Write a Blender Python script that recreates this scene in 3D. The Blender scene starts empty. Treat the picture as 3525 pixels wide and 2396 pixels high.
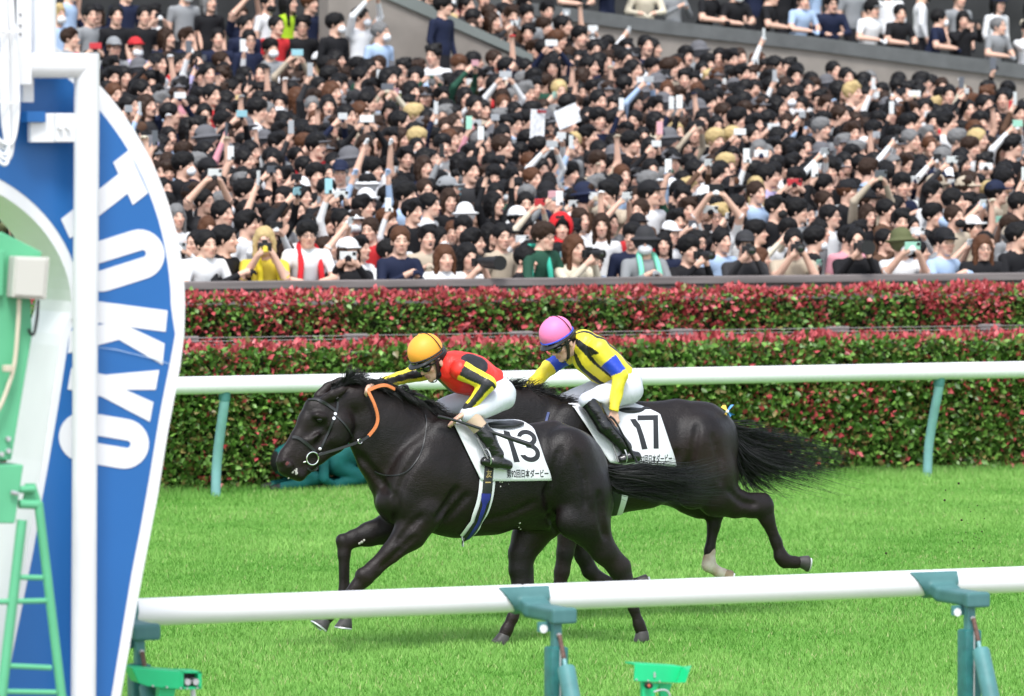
import bpy, bmesh, math, random, time
import numpy as np
from mathutils import Matrix, Vector
from mathutils.bvhtree import BVHTree
random.seed(7); RNG = np.random.default_rng(7)
T0 = time.time()
scene = bpy.context.scene
COL = scene.collection

# ------------------------------------------------------------------ camera
FPX = 18201.0            # focal length in pixels of a 3525 px wide frame (a 186 mm lens)
CX, CY = 1762.5, 1198.0
PSI = math.atan(FPX / 41560.0)          # the track's rails recede to the right
PITCH = math.atan((CY - 508.0) / FPX)
CAM = np.array([0.0, 0.0, 3.4])
FWD = np.array([math.sin(PSI) * math.cos(PITCH), math.cos(PSI) * math.cos(PITCH), -math.sin(PITCH)])
RIGHT = np.array([math.cos(PSI), -math.sin(PSI), 0.0])
UP = np.cross(RIGHT, FWD)
cd = bpy.data.cameras.new('camera'); cam = bpy.data.objects.new('camera', cd); COL.objects.link(cam)
cd.sensor_width = 36.0; cd.lens = FPX / 3525.0 * 36.0
cd.clip_start = 0.5; cd.clip_end = 2000
cd.dof.use_dof = True; cd.dof.focus_distance = 36.8; cd.dof.aperture_fstop = 4.0
M = Matrix.Identity(4)
for i in range(3):
    M[i][0] = RIGHT[i]; M[i][1] = UP[i]; M[i][2] = -FWD[i]; M[i][3] = CAM[i]
cam.matrix_world = M
scene.camera = cam
scene.render.resolution_x = 1024; scene.render.resolution_y = 696

# ------------------------------------------------------------------ light
world = bpy.data.worlds.new('World'); scene.world = world; world.use_nodes = True
nt = world.node_tree; nt.nodes.clear()
sky = nt.nodes.new('ShaderNodeTexSky'); sky.sky_type = 'NISHITA'; sky.sun_disc = False
SUN_EL, SUN_AZ = math.radians(58), math.radians(205)   # azimuth: clockwise from +Y, behind the camera and to the left
sky.sun_elevation = SUN_EL; sky.sun_rotation = SUN_AZ
sky.dust_density = 1.5; sky.air_density = 1.0; sky.ozone_density = 1.0
hs = nt.nodes.new('ShaderNodeHueSaturation'); hs.inputs['Saturation'].default_value = 0.42   # a white overcast
bg = nt.nodes.new('ShaderNodeBackground'); bg.inputs['Strength'].default_value = 0.15
wo = nt.nodes.new('ShaderNodeOutputWorld')
nt.links.new(sky.outputs[0], hs.inputs['Color']); nt.links.new(hs.outputs[0], bg.inputs['Color']); nt.links.new(bg.outputs[0], wo.inputs['Surface'])
sd = bpy.data.lights.new('sun', 'SUN'); sd.energy = 1.5; sd.angle = math.radians(16); sd.color = (1.0, 0.985, 0.965)
so = bpy.data.objects.new('sun', sd); COL.objects.link(so)
dirv = Vector((math.sin(SUN_AZ) * math.cos(SUN_EL), math.cos(SUN_AZ) * math.cos(SUN_EL), math.sin(SUN_EL)))
so.rotation_euler = dirv.to_track_quat('Z', 'Y').to_euler()
vs = scene.view_settings; vs.view_transform = 'Standard'; vs.look = 'None'; vs.gamma = 1.0; vs.exposure = 1.1
try: scene.cycles.use_denoising = True
except Exception: pass

# ------------------------------------------------------------------ placing
def ray(x, y): return FWD * FPX + RIGHT * (x - CX) + UP * (CY - y)
def P(x, y, Y):
    """the point seen at photograph pixel (x, y) on the vertical plane at Y metres across the track"""
    r = ray(x, y); return CAM + r * (Y / r[1])
def G(x, y, z=0.0):
    r = ray(x, y); return CAM + r * ((z - CAM[2]) / r[2])
def proj(p):
    d = np.asarray(p, float) - CAM; f = d @ FWD
    return np.array([CX + FPX * (d @ RIGHT) / f, CY - FPX * (d @ UP) / f])
def ppm(x, Y):  return FPX / ((P(x, 1500, Y) - CAM) @ FWD)   # pixels per metre

# ------------------------------------------------------------------ materials
MATS = {}
def mat(name, color=(.5, .5, .5), rough=.6, spec=.5, metal=0.0, noise=0.0, nscale=20.0, bump=0.0, bscale=200.0, src=None, attr=None, sheen=0.0, coat=0.0, trans=0.0, color2=None, stretch=None):
    """procedural Principled material; src: None | 'object' (object colour) | 'attr' (colour attribute) | 'both'"""
    if name in MATS: return MATS[name]
    m = bpy.data.materials.new(name); MATS[name] = m; m.use_nodes = True
    N = m.node_tree.nodes; L = m.node_tree.links
    b = N['Principled BSDF']
    b.inputs['Roughness'].default_value = rough; b.inputs['Specular IOR Level'].default_value = spec; b.inputs['Metallic'].default_value = metal
    if sheen: b.inputs['Sheen Weight'].default_value = sheen; b.inputs['Sheen Roughness'].default_value = .4
    if coat: b.inputs['Coat Weight'].default_value = coat; b.inputs['Coat Roughness'].default_value = .15
    out = None
    if src == 'object':
        n = N.new('ShaderNodeObjectInfo'); out = n.outputs['Color']
    elif src == 'attr':
        n = N.new('ShaderNodeVertexColor'); n.layer_name = attr or 'Col'; out = n.outputs['Color']
    elif src == 'both':
        n = N.new('ShaderNodeObjectInfo'); n2 = N.new('ShaderNodeVertexColor'); n2.layer_name = attr or 'Col'
        mx = N.new('ShaderNodeMix'); mx.data_type = 'RGBA'; mx.blend_type = 'MULTIPLY'; mx.inputs['Factor'].default_value = 1
        L.new(n.outputs['Color'], mx.inputs['A']); L.new(n2.outputs['Color'], mx.inputs['B']); out = mx.outputs['Result']
    else:
        n = N.new('ShaderNodeRGB'); n.outputs[0].default_value = (*color, 1); out = n.outputs[0]
    tc = N.new('ShaderNodeTexCoord'); mp = N.new('ShaderNodeMapping'); L.new(tc.outputs['Object'], mp.inputs['Vector'])
    if stretch: mp.inputs['Scale'].default_value = stretch
    if noise > 0:
        t = N.new('ShaderNodeTexNoise'); t.inputs['Scale'].default_value = nscale; t.inputs['Detail'].default_value = 5; L.new(mp.outputs[0], t.inputs['Vector'])
        mx = N.new('ShaderNodeMix'); mx.data_type = 'RGBA'
        if color2 is not None:
            cr = N.new('ShaderNodeMapRange'); cr.inputs['From Min'].default_value = .38; cr.inputs['From Max'].default_value = .66
            L.new(t.outputs['Fac'], cr.inputs['Value'])
            mm = N.new('ShaderNodeMath'); mm.operation = 'MULTIPLY'; mm.inputs[1].default_value = noise; L.new(cr.outputs[0], mm.inputs[0])
            L.new(mm.outputs[0], mx.inputs['Factor']); L.new(out, mx.inputs['A']); mx.inputs['B'].default_value = (*color2, 1); out = mx.outputs['Result']
        else:
            cr = N.new('ShaderNodeMapRange'); cr.inputs['From Min'].default_value = .3; cr.inputs['From Max'].default_value = .7
            cr.inputs['To Min'].default_value = 1 - noise; cr.inputs['To Max'].default_value = 1 + noise
            L.new(t.outputs['Fac'], cr.inputs['Value'])
            mx.blend_type = 'MULTIPLY'; mx.inputs['Factor'].default_value = 1
            L.new(out, mx.inputs['A']); L.new(cr.outputs[0], mx.inputs['B']); out = mx.outputs['Result']
    L.new(out, b.inputs['Base Color'])
    if bump > 0:
        t = N.new('ShaderNodeTexNoise'); t.inputs['Scale'].default_value = bscale; t.inputs['Detail'].default_value = 4; L.new(mp.outputs[0], t.inputs['Vector'])
        bp = N.new('ShaderNodeBump'); bp.inputs['Strength'].default_value = bump; bp.inputs['Distance'].default_value = .01
        L.new(t.outputs['Fac'], bp.inputs['Height']); L.new(bp.outputs[0], b.inputs['Normal'])
    if trans:
        b.inputs['Transmission Weight'].default_value = trans
    return m

# ------------------------------------------------------------------ objects
def tag(o, label=None, cat=None, group=None, kind=None):
    if label: o['label'] = label
    if cat: o['category'] = cat
    if group: o['group'] = group
    if kind: o['kind'] = kind
    return o
def empty(name, loc, label=None, cat=None, group=None):
    o = bpy.data.objects.new(name, None); COL.objects.link(o); o.location = Vector(loc); o.empty_display_size = .1
    tag(o, label, cat, group); return o
def link(name, me, parent=None):
    o = bpy.data.objects.new(name, me); COL.objects.link(o)
    if parent is not None:
        o.parent = parent
        o.matrix_parent_inverse = Matrix.Translation(-Vector(parent_world(parent)))
    return o
def parent_world(p):
    return p.location if p.type == 'EMPTY' else Vector((0, 0, 0))   # meshes stand at the world origin
def npmesh(name, V, F, mats=(), smooth=True, fmat=None, cols=None):
    """V (n,3); F (m,k) array or list of lists; cols (n,3) per-vertex colours in 'Col'"""
    me = bpy.data.meshes.new(name)
    V = np.asarray(V, np.float32)
    if isinstance(F, np.ndarray):
        m, k = F.shape
        me.vertices.add(len(V)); me.vertices.foreach_set('co', V.ravel())
        me.loops.add(m * k); me.loops.foreach_set('vertex_index', F.astype(np.int32).ravel())
        me.polygons.add(m); me.polygons.foreach_set('loop_start', np.arange(0, m * k, k, dtype=np.int32))
        me.update(calc_edges=True)
    else:
        me.from_pydata([tuple(map(float, v)) for v in V], [], [tuple(map(int, f)) for f in F])
    for mt in mats: me.materials.append(mt)
    if smooth: me.polygons.foreach_set('use_smooth', np.ones(len(me.polygons), bool))
    else: me.polygons.foreach_set('use_smooth', np.zeros(len(me.polygons), bool))
    if fmat is not None: me.polygons.foreach_set('material_index', np.asarray(fmat, np.int32))
    if cols is not None:
        a = me.color_attributes.new('Col', 'FLOAT_COLOR', 'POINT')
        c = np.ones((len(V), 4), np.float32); c[:, :3] = cols; a.data.foreach_set('color', c.ravel())
    me.update(); return me
class MB:
    """collects polygons for one mesh"""
    def __init__(s): s.v = []; s.f = []; s.m = []
    def add(s, V, F, mi=0):
        n = len(s.v); s.v += [tuple(map(float, v)) for v in V]
        for f in F: s.f.append(tuple(int(i) + n for i in f)); s.m.append(mi)
        return s
    def box(s, c, size, R=None, mi=0):
        x, y, z = np.array(size) / 2
        V = np.array([[sx * x, sy * y, sz * z] for sz in (-1, 1) for sy in (-1, 1) for sx in (-1, 1)])
        if R is not None: V = V @ np.asarray(R).T
        return s.add(V + np.array(c), [(0, 2, 3, 1), (4, 5, 7, 6), (0, 1, 5, 4), (2, 6, 7, 3), (0, 4, 6, 2), (1, 3, 7, 5)], mi)
    def tube(s, pts, r, n=10, mi=0, cap=True, squash=None):
        pts = [np.array(p, float) for p in pts]; m = len(pts)
        rr = r if hasattr(r, '__len__') else [r] * m
        V = []; prev = None
        for i in range(m):
            t = pts[min(i + 1, m - 1)] - pts[max(i - 1, 0)]; t /= (np.linalg.norm(t) + 1e-12)
            if prev is None:
                a = np.array([0, 0, 1.0]) if abs(t[2]) < .9 else np.array([1.0, 0, 0])
                u = np.cross(t, a); u /= np.linalg.norm(u)
            else:
                u = prev - t * (prev @ t); u /= (np.linalg.norm(u) + 1e-12)
            w = np.cross(t, u); prev = u
            for k in range(n):
                A = 2 * math.pi * k / n
                V.append(pts[i] + rr[i] * (math.cos(A) * u + math.sin(A) * w))
        F = [(i * n + k, i * n + (k + 1) % n, (i + 1) * n + (k + 1) % n, (i + 1) * n + k) for i in range(m - 1) for k in range(n)]
        if cap: F += [tuple(range(n - 1, -1, -1)), tuple((m - 1) * n + k for k in range(n))]
        return s.add(V, F, mi)
    def ribbon(s, pts, nrm, w, th, mi=0):
        """a flat strap along pts lying on a surface with normals nrm"""
        pts = [np.array(p, float) for p in pts]; m = len(pts); V = []
        ww = w if hasattr(w, '__len__') else [w] * m
        for i in range(m):
            t = pts[min(i + 1, m - 1)] - pts[max(i - 1, 0)]; t /= np.linalg.norm(t) + 1e-12
            n = np.array(nrm[i], float); n = n - t * (n @ t); n /= np.linalg.norm(n) + 1e-12
            b = np.cross(t, n)
            V += [pts[i] + b * ww[i] / 2, pts[i] + b * ww[i] / 2 * .8 + n * th, pts[i] - b * ww[i] / 2 * .8 + n * th, pts[i] - b * ww[i] / 2]
        F = [(i * 4 + k, i * 4 + (k + 1) % 4, i * 4 + 4 + (k + 1) % 4, i * 4 + 4 + k) for i in range(m - 1) for k in range(4)]
        F += [(0, 1, 2, 3), tuple((m - 1) * 4 + k for k in (3, 2, 1, 0))]
        return s.add(V, F, mi)
    def prism(s, poly, off, mi=0):
        """extrude a closed polygon of 3D points by vector off"""
        n = len(poly); poly = [np.array(p, float) for p in poly]; off = np.array(off, float)
        V = poly + [p + off for p in poly]
        F = [tuple(range(n)), tuple(range(2 * n - 1, n - 1, -1))] + [(k, k + n, (k + 1) % n + n, (k + 1) % n) for k in range(n)]
        return s.add(V, F, mi)
    def lathe(s, prof, c, axis=(0, 0, 1), n=20, mi=0):
        axis = np.array(axis, float); axis /= np.linalg.norm(axis)
        a = np.array([0, 0, 1.0]) if abs(axis[2]) < .9 else np.array([1.0, 0, 0])
        u = np.cross(axis, a); u /= np.linalg.norm(u); w = np.cross(axis, u); V = []
        for (r, h) in prof:
            for k in range(n):
                A = 2 * math.pi * k / n; V.append(np.array(c) + axis * h + r * (math.cos(A) * u + math.sin(A) * w))
        m = len(prof)
        F = [(i * n + k, i * n + (k + 1) % n, (i + 1) * n + (k + 1) % n, (i + 1) * n + k) for i in range(m - 1) for k in range(n)]
        F += [tuple(range(n - 1, -1, -1)), tuple((m - 1) * n + k for k in range(n))]
        return s.add(V, F, mi)
    def build(s, name, mats, parent=None, smooth=False, bevel=0.0, recalc=True, seg=2):
        if not isinstance(mats, (list, tuple)): mats = [mats]
        me = bpy.data.meshes.new(name); me.from_pydata(s.v, [], s.f)
        for m in mats: me.materials.append(m)
        me.polygons.foreach_set('material_index', np.array(s.m, np.int32))
        if recalc or bevel:
            bm = bmesh.new(); bm.from_mesh(me)
            bmesh.ops.recalc_face_normals(bm, faces=bm.faces)
            if bevel:
                ed = [e for e in bm.edges if len(e.link_faces) == 2 and e.calc_face_angle(0) > .5]
                bmesh.ops.bevel(bm, geom=ed, offset=bevel, segments=seg, profile=.5, affect='EDGES', clamp_overlap=True)
            bm.to_mesh(me); bm.free()
        me.polygons.foreach_set('use_smooth', np.full(len(me.polygons), bool(smooth)))
        if smooth:
            try: me.set_sharp_from_angle(angle=math.radians(40))
            except Exception: pass
        return link(name, me, parent)
def rotz(a): c, s = math.cos(a), math.sin(a); return np.array([[c, -s, 0], [s, c, 0], [0, 0, 1.0]])
def rotx(a): c, s = math.cos(a), math.sin(a); return np.array([[1.0, 0, 0], [0, c, -s], [0, s, c]])
def roty(a): c, s = math.cos(a), math.sin(a); return np.array([[c, 0, s], [0, 1.0, 0], [-s, 0, c]])
def catmull(pts, n=8):
    pts = [np.array(p, float) for p in pts]; out = []
    for i in range(len(pts) - 1):
        p0 = pts[max(i - 1, 0)]; p1 = pts[i]; p2 = pts[i + 1]; p3 = pts[min(i + 2, len(pts) - 1)]
        for k in range(n):
            t = k / n
            out.append(.5 * ((2 * p1) + (-p0 + p2) * t + (2 * p0 - 5 * p1 + 4 * p2 - p3) * t * t + (-p0 + 3 * p1 - 3 * p2 + p3) * t ** 3))
    out.append(pts[-1]); return out

# ------------------------------------------------------------------ implicit surfaces
class SDF:
    """bodies as one continuous skin: blended tapered capsules and ellipsoids, meshed by surface nets"""
    def __init__(s, lo, hi, h):
        s.lo = np.array(lo, float); s.h = h
        s.n = np.ceil((np.array(hi, float) - s.lo) / h).astype(int) + 1
        s.F = np.full(s.n, .25, np.float32)
    def _sub(s, lo, hi):
        i0 = np.maximum(np.floor((lo - s.lo) / s.h).astype(int), 0); i1 = np.minimum(np.ceil((hi - s.lo) / s.h).astype(int) + 1, s.n)
        if np.any(i1 <= i0): return None
        sl = tuple(slice(a, b) for a, b in zip(i0, i1))
        ax = [(s.lo[d] + s.h * np.arange(i0[d], i1[d])).astype(np.float32) for d in range(3)]
        return sl, np.meshgrid(*ax, indexing='ij', sparse=True)
    def _mix(s, sl, d, k, op):
        A = s.F[sl]
        if op == 'sub':
            d = -d
            if k > 0:
                h = np.clip(.5 - .5 * (d - A) / k, 0, 1); s.F[sl] = d * (1 - h) + A * h + k * h * (1 - h)
            else: s.F[sl] = np.maximum(A, d)
        else:
            if k > 0:
                h = np.clip(.5 + .5 * (d - A) / k, 0, 1); s.F[sl] = d * (1 - h) + A * h - k * h * (1 - h)
            else: s.F[sl] = np.minimum(A, d)
    def cap(s, a, b, ra, rb, k=.03, sy=1.0, op='add'):
        a = np.array(a, float); b = np.array(b, float); R = max(ra, rb); pad = R * np.array([1, max(1, sy), 1]) + k + 2 * s.h
        q = s._sub(np.minimum(a, b) - pad, np.maximum(a, b) + pad)
        if q is None: return s
        sl, (x, y, z) = q
        ay, by = a[1] / sy, b[1] / sy; dx, dy, dz = b[0] - a[0], by - ay, b[2] - a[2]
        L2 = dx * dx + dy * dy + dz * dz + 1e-9
        px, py, pz = x - a[0], y / sy - ay, z - a[2]
        t = np.clip((px * dx + py * dy + pz * dz) / L2, 0, 1)
        d = np.sqrt((px - t * dx) ** 2 + (py - t * dy) ** 2 + (pz - t * dz) ** 2) - (ra + (rb - ra) * t)
        s._mix(sl, (d * min(1, sy)).astype(np.float32), k, op); return s
    def chain(s, pts, k=.03, sy=1.0, op='add'):
        for (a, ra), (b, rb) in zip(pts[:-1], pts[1:]): s.cap(a, b, ra, rb, k, sy, op)
        return s
    def ell(s, c, r, R=None, k=.02, op='add'):
        c = np.array(c, float); r = np.array(r, float); pad = max(r) + k + 2 * s.h
        q = s._sub(c - pad, c + pad)
        if q is None: return s
        sl, (x, y, z) = q
        x, y, z = x - c[0], y - c[1], z - c[2]
        if R is not None:
            R = np.asarray(R); x, y, z = R[0, 0] * x + R[1, 0] * y + R[2, 0] * z, R[0, 1] * x + R[1, 1] * y + R[2, 1] * z, R[0, 2] * x + R[1, 2] * y + R[2, 2] * z
        k0 = np.sqrt((x / r[0]) ** 2 + (y / r[1]) ** 2 + (z / r[2]) ** 2)
        k1 = np.sqrt((x / r[0] ** 2) ** 2 + (y / r[1] ** 2) ** 2 + (z / r[2] ** 2) ** 2) + 1e-6
        d = k0 * (k0 - 1) / k1
        s._mix(sl, d.astype(np.float32), k, op); return s
    def box(s, c, hs, R=None, rnd=.01, k=.01, op='add'):
        c = np.array(c, float); hs = np.array(hs, float); pad = np.linalg.norm(hs) + k + 2 * s.h
        q = s._sub(c - pad, c + pad)
        if q is None: return s
        sl, (x, y, z) = q; x, y, z = x - c[0], y - c[1], z - c[2]
        if R is not None:
            R = np.asarray(R); x, y, z = R[0, 0] * x + R[1, 0] * y + R[2, 0] * z, R[0, 1] * x + R[1, 1] * y + R[2, 1] * z, R[0, 2] * x + R[1, 2] * y + R[2, 2] * z
        a, b, e = np.abs(x) - hs[0] + rnd, np.abs(y) - hs[1] + rnd, np.abs(z) - hs[2] + rnd
        d = np.sqrt(np.maximum(a, 0) ** 2 + np.maximum(b, 0) ** 2 + np.maximum(e, 0) ** 2) + np.minimum(np.maximum(np.maximum(a, b), e), 0) - rnd
        s._mix(sl, d.astype(np.float32), k, op); return s
    def plane(s, p, n, k=0.0):
        """cut away everything on the side n points to"""
        n = np.array(n, float); n /= np.linalg.norm(n)
        q = s._sub(s.lo, s.lo + s.h * s.n); sl, (x, y, z) = q
        d = (x - p[0]) * n[0] + (y - p[1]) * n[1] + (z - p[2]) * n[2]
        s._mix(sl, -np.broadcast_to(d, s.F.shape).astype(np.float32), k, 'sub'); return s
    def mesh(s, smooth=2):
        F = s.F; h = s.h
        for ax in range(3):                                  # keep the border outside
            ix = [slice(None)] * 3; ix[ax] = 0; F[tuple(ix)] = np.maximum(F[tuple(ix)], h)
            ix[ax] = -1; F[tuple(ix)] = np.maximum(F[tuple(ix)], h)
        S = F < 0
        c = [S[i:S.shape[0] - 1 + i, j:S.shape[1] - 1 + j, k:S.shape[2] - 1 + k] for i in (0, 1) for j in (0, 1) for k in (0, 1)]
        a = c[0].copy(); o = c[0].copy()
        for q in c[1:]: a &= q; o |= q
        act = o & ~a
        I, J, K = np.nonzero(act); n = len(I)
        idx = np.full(act.shape, -1, np.int32); idx[I, J, K] = np.arange(n)
        acc = np.zeros((n, 3)); cnt = np.zeros(n)
        corners = [(i, j, k) for i in (0, 1) for j in (0, 1) for k in (0, 1)]
        vals = {q: F[I + q[0], J + q[1], K + q[2]].astype(float) for q in corners}
        for q in corners:
            for ax in range(3):
                if q[ax] == 0:
                    q2 = list(q); q2[ax] = 1; q2 = tuple(q2)
                    v0, v1 = vals[q], vals[q2]; cr = (v0 < 0) != (v1 < 0)
                    t = np.where(cr, v0 / np.where(cr, v0 - v1, 1), 0)
                    p = np.repeat(np.array(q, float)[None], n, 0); p[:, ax] = t
                    acc[cr] += p[cr]; cnt[cr] += 1
        V = s.lo + h * (np.stack([I, J, K], 1) + acc / np.maximum(cnt, 1)[:, None])
        quads = []
        for ax in range(3):
            s0 = [slice(None)] * 3; s1 = [slice(None)] * 3; s0[ax] = slice(0, -1); s1[ax] = slice(1, None)
            A = S[tuple(s0)]; B = S[tuple(s1)]; ch = A != B
            b, d = [(1, 2), (2, 0), (0, 1)][ax]
            ii = list(np.nonzero(ch)); ok = (ii[b] > 0) & (ii[d] > 0) & (ii[b] < F.shape[b] - 1) & (ii[d] < F.shape[d] - 1)
            ii = [q[ok] for q in ii]; flip = A[tuple(ii)]
            def cell(db, dd):
                q = [x.copy() for x in ii]; q[b] += db; q[d] += dd; return idx[tuple(q)]
            Q = np.stack([cell(-1, -1), cell(0, -1), cell(0, 0), cell(-1, 0)], 1)
            Q[~flip] = Q[~flip][:, ::-1]; quads.append(Q)
        Fq = np.concatenate(quads); Fq = Fq[(Fq >= 0).all(1)]
        for _ in range(smooth):
            acc = np.zeros_like(V); cn = np.zeros(n)
            for a_, b_ in ((0, 1), (1, 2), (2, 3), (3, 0)):
                for u, w in ((a_, b_), (b_, a_)):
                    for d in range(3): acc[:, d] += np.bincount(Fq[:, u], V[Fq[:, w], d], n)
                    cn += np.bincount(Fq[:, u], minlength=n)
            V = V * .5 + .5 * acc / np.maximum(cn, 1)[:, None]
        return V, Fq
# ================================================================== THE SETTING
M_white = mat('white_paint', (.73, .74, .75), .35, .4, noise=.04, nscale=3, bump=.03, bscale=60)
M_rail = mat('white_rail_plastic', (.74, .74, .755), .3, .45, noise=.03, nscale=2)
M_teal = mat('teal_paint', (.07, .21, .21), .55, .4, noise=.18, nscale=9, bump=.08, bscale=90)
M_tealpale = mat('faded_teal_paint', (.20, .40, .41), .5, .4, noise=.12, nscale=6)
M_tealdark = mat('dark_teal_vinyl', (.015, .13, .125), .5, .5, noise=.25, nscale=14, bump=.25, bscale=40)
M_steel = mat('galvanised_steel', (.55, .56, .57), .45, .5, .7, noise=.15, nscale=40)
M_rust = mat('rusty_steel', (.13, .075, .06), .7, .3, .2, noise=.4, nscale=60)
M_black = mat('black_rubber', (.012, .012, .013), .55, .4)
M_mint = mat('mint_green_paint', (.10, .40, .21), .45, .4, noise=.06, nscale=5, bump=.04, bscale=70)
M_green = mat('bright_green_plastic', (.01, .52, .20), .35, .5, noise=.05, nscale=8)
M_concrete = mat('beige_concrete', (.25, .225, .20), .85, .2, noise=.12, nscale=2.5, bump=.1, bscale=30)
M_coping = mat('grey_coping', (.105, .11, .11), .6, .3, noise=.15, nscale=4)
M_wallgrey = mat('grey_weathered_board', (.17, .15, .145), .75, .3, noise=.25, nscale=3, stretch=(.4, 1, 6))
M_step = mat('terrace_concrete', (.16, .155, .15), .9, .2, noise=.2, nscale=3)
M_dark = mat('dark_stand_interior', (.035, .035, .037), .8, .2, noise=.3, nscale=1.5)

# ground: one sheet to the horizon
def grass_sheet_material():
    m = mat('turf', (.10, .33, .03), .9, .15)
    N = m.node_tree.nodes; L = m.node_tree.links; b = N['Principled BSDF']
    tc = N.new('ShaderNodeTexCoord')
    n1 = N.new('ShaderNodeTexNoise'); n1.inputs['Scale'].default_value = .9; n1.inputs['Detail'].default_value = 8; L.new(tc.outputs['Object'], n1.inputs['Vector'])
    n2 = N.new('ShaderNodeTexNoise'); n2.inputs['Scale'].default_value = 45; n2.inputs['Detail'].default_value = 6; L.new(tc.outputs['Object'], n2.inputs['Vector'])
    r = N.new('ShaderNodeValToRGB'); r.color_ramp.elements[0].color = (.095, .26, .034, 1); r.color_ramp.elements[1].color = (.165, .36, .065, 1)
    r.color_ramp.elements[0].position = .3; r.color_ramp.elements[1].position = .7
    a = N.new('ShaderNodeMath'); a.operation = 'MULTIPLY_ADD'; a.inputs[1].default_value = .5; L.new(n2.outputs['Fac'], a.inputs[0])
    h = N.new('ShaderNodeMath'); h.operation = 'MULTIPLY'; h.inputs[1].default_value = .5; L.new(n1.outputs['Fac'], h.inputs[0]); L.new(h.outputs[0], a.inputs[2])
    L.new(a.outputs[0], r.inputs['Fac']); L.new(r.outputs['Color'], b.inputs['Base Color'])
    return m
M_turf = grass_sheet_material()
g = MB(); g.add([(-600, -100, 0), (600, -100, 0), (600, 900, 0), (-600, 900, 0)], [(0, 1, 2, 3)])
tag(g.build('ground', M_turf), kind='structure')
# unseen sand sheet short of the near rail, added to cut green bounce light
g = MB(); g.add([(-600, -100, .004), (600, -100, .004), (600, 24.1, .004), (-600, 24.1, .004)], [(0, 1, 2, 3)])
tag(g.build('added_sand_sheet', mat('sand', (.27, .235, .195), .95, .1, noise=.2, nscale=3, bump=.3, bscale=25)), kind='structure')

YN = G(1762, 2060, 1.07)[1]          # near rail
YF = G(1762, 1306, 1.10)[1]          # far rail
YH1 = YF + 1.0                       # front hedge face
YW = 52.3                            # spectators' wall
def xr(Y, m=0.0):
    return P(-60, 1500, Y)[0] - m, P(3585, 1500, Y)[0] + m

# grass blades in view (nobody could count them)
def grass():
    n = 500000
    Y = 28.6 + (YH1 + .1 - 28.6) * RNG.random(n) ** .9
    x0 = np.interp(Y, [20, 55], [xr(20, 1.5)[0], xr(55, 1.5)[0]]); x1 = np.interp(Y, [20, 55], [xr(20, 1.5)[1], xr(55, 1.5)[1]])
    X = x0 + (x1 - x0) * RNG.random(n)
    # tufts: patches of longer and paler grass
    def fbm(x, y):
        v = 0
        for k, (f, a) in enumerate(((1.1, 1), (2.9, .7), (7.3, .5), (17, .35))):
            v = v + a * np.sin(f * x + 1.7 * k + 1.3 * np.sin(f * .8 * y + k)) * np.cos(f * 1.1 * y + 2.1 * k + 1.1 * np.sin(f * .7 * x))
        return v / 2
    tn = fbm(X, Y * .8)
    edge = np.clip((Y - (YF - .5)) / 1.2, 0, 1)
    H = (.026 + .016 * RNG.random(n) + .010 * np.clip(tn, -.6, 1)) * (1 + 1.4 * edge)
    W = .0026 + .0024 * RNG.random(n)
    A = RNG.random(n) * 2 * np.pi; B = RNG.random(n) * 2 * np.pi; ln = H * (.25 + .6 * RNG.random(n))
    base = np.stack([X, Y, np.zeros(n)], 1)
    du = np.stack([np.cos(A), np.sin(A), np.zeros(n)], 1) * W[:, None]
    tip = base + np.stack([np.cos(B) * ln, np.sin(B) * ln, H], 1)
    V = np.empty((n, 3, 3), np.float32); V[:, 0] = base - du; V[:, 1] = base + du; V[:, 2] = tip
    c = np.empty((n, 3)); k = RNG.random(n)
    g0 = np.array([.088, .255, .032]); g1 = np.array([.230, .435, .098])
    c = g0 + (g1 - g0) * np.clip(k * .45 + .55 * tn + .30, 0, 1)[:, None]
    dry = RNG.random(n) < .02 + .13 * np.clip(fbm(X * .6 + 9, Y * .5) + .05, 0, 1); c[dry] = [.36, .42, .17]
    C = np.repeat(c[:, None], 3, 1); C[:, :2] *= .9
    m = mat('grass_blade', rough=.65, spec=.25, src='attr')
    me = npmesh('grass', V.reshape(-1, 3), np.arange(3 * n).reshape(n, 3), [m], smooth=False, cols=C.reshape(-1, 3))
    tag(link('grass', me), 'short bright green turf of the racetrack', 'grass', kind='stuff')
grass()

# ------------------------------------------------------------------ far rail
def far_rail():
    x0, x1 = xr(YF, 2)
    root = empty('running_rail', (x0 + 4, YF, 0), 'white tubular rail on teal posts in front of the red-tipped hedge', 'rail')
    joints = [P(819, 1320, YF)[0], P(3290, 1270, YF)[0]]
    st = joints[1] - joints[0]
    ed = [x0 - 1] + [joints[0] + st * k for k in range(-1, 3) if x0 < joints[0] + st * k < x1] + [x1 + 1]
    for a, b in zip(ed[:-1], ed[1:]):
        m = MB(); m.tube([(a + .004, YF, 1.1), (b - .004, YF, 1.1)], .087, 28); m.build('rail_tube', M_rail, root, True)
    for j in ed[1:-1]:
        m = MB(); m.tube([(j - .05, YF, 1.1), (j + .05, YF, 1.1)], .0885, 28); m.build('joint_sleeve', M_rail, root, True)
    posts = [P(775, 1400, YF)[0], P(3235, 1400, YF)[0]]; sp = posts[1] - posts[0]
    for k in (-1, 0, 1, 2):
        X = posts[0] + sp * k
        if not (x0 - 1 < X < x1 + 1): continue
        pts = catmull([(X, YF, 1.03), (X, YF + .03, .90), (X, YF + .14, .62), (X, YF + .24, .3), (X, YF + .27, -.05)], 6)
        m = MB(); m.tube(pts, .048, 16); m.build('post', M_tealpale, root, True)
        m = MB(); m.tube([(X, YF, 1.06), (X, YF + .02, .95)], [.06, .055], 16); m.build('clamp', M_teal, root, True)
far_rail()

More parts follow.
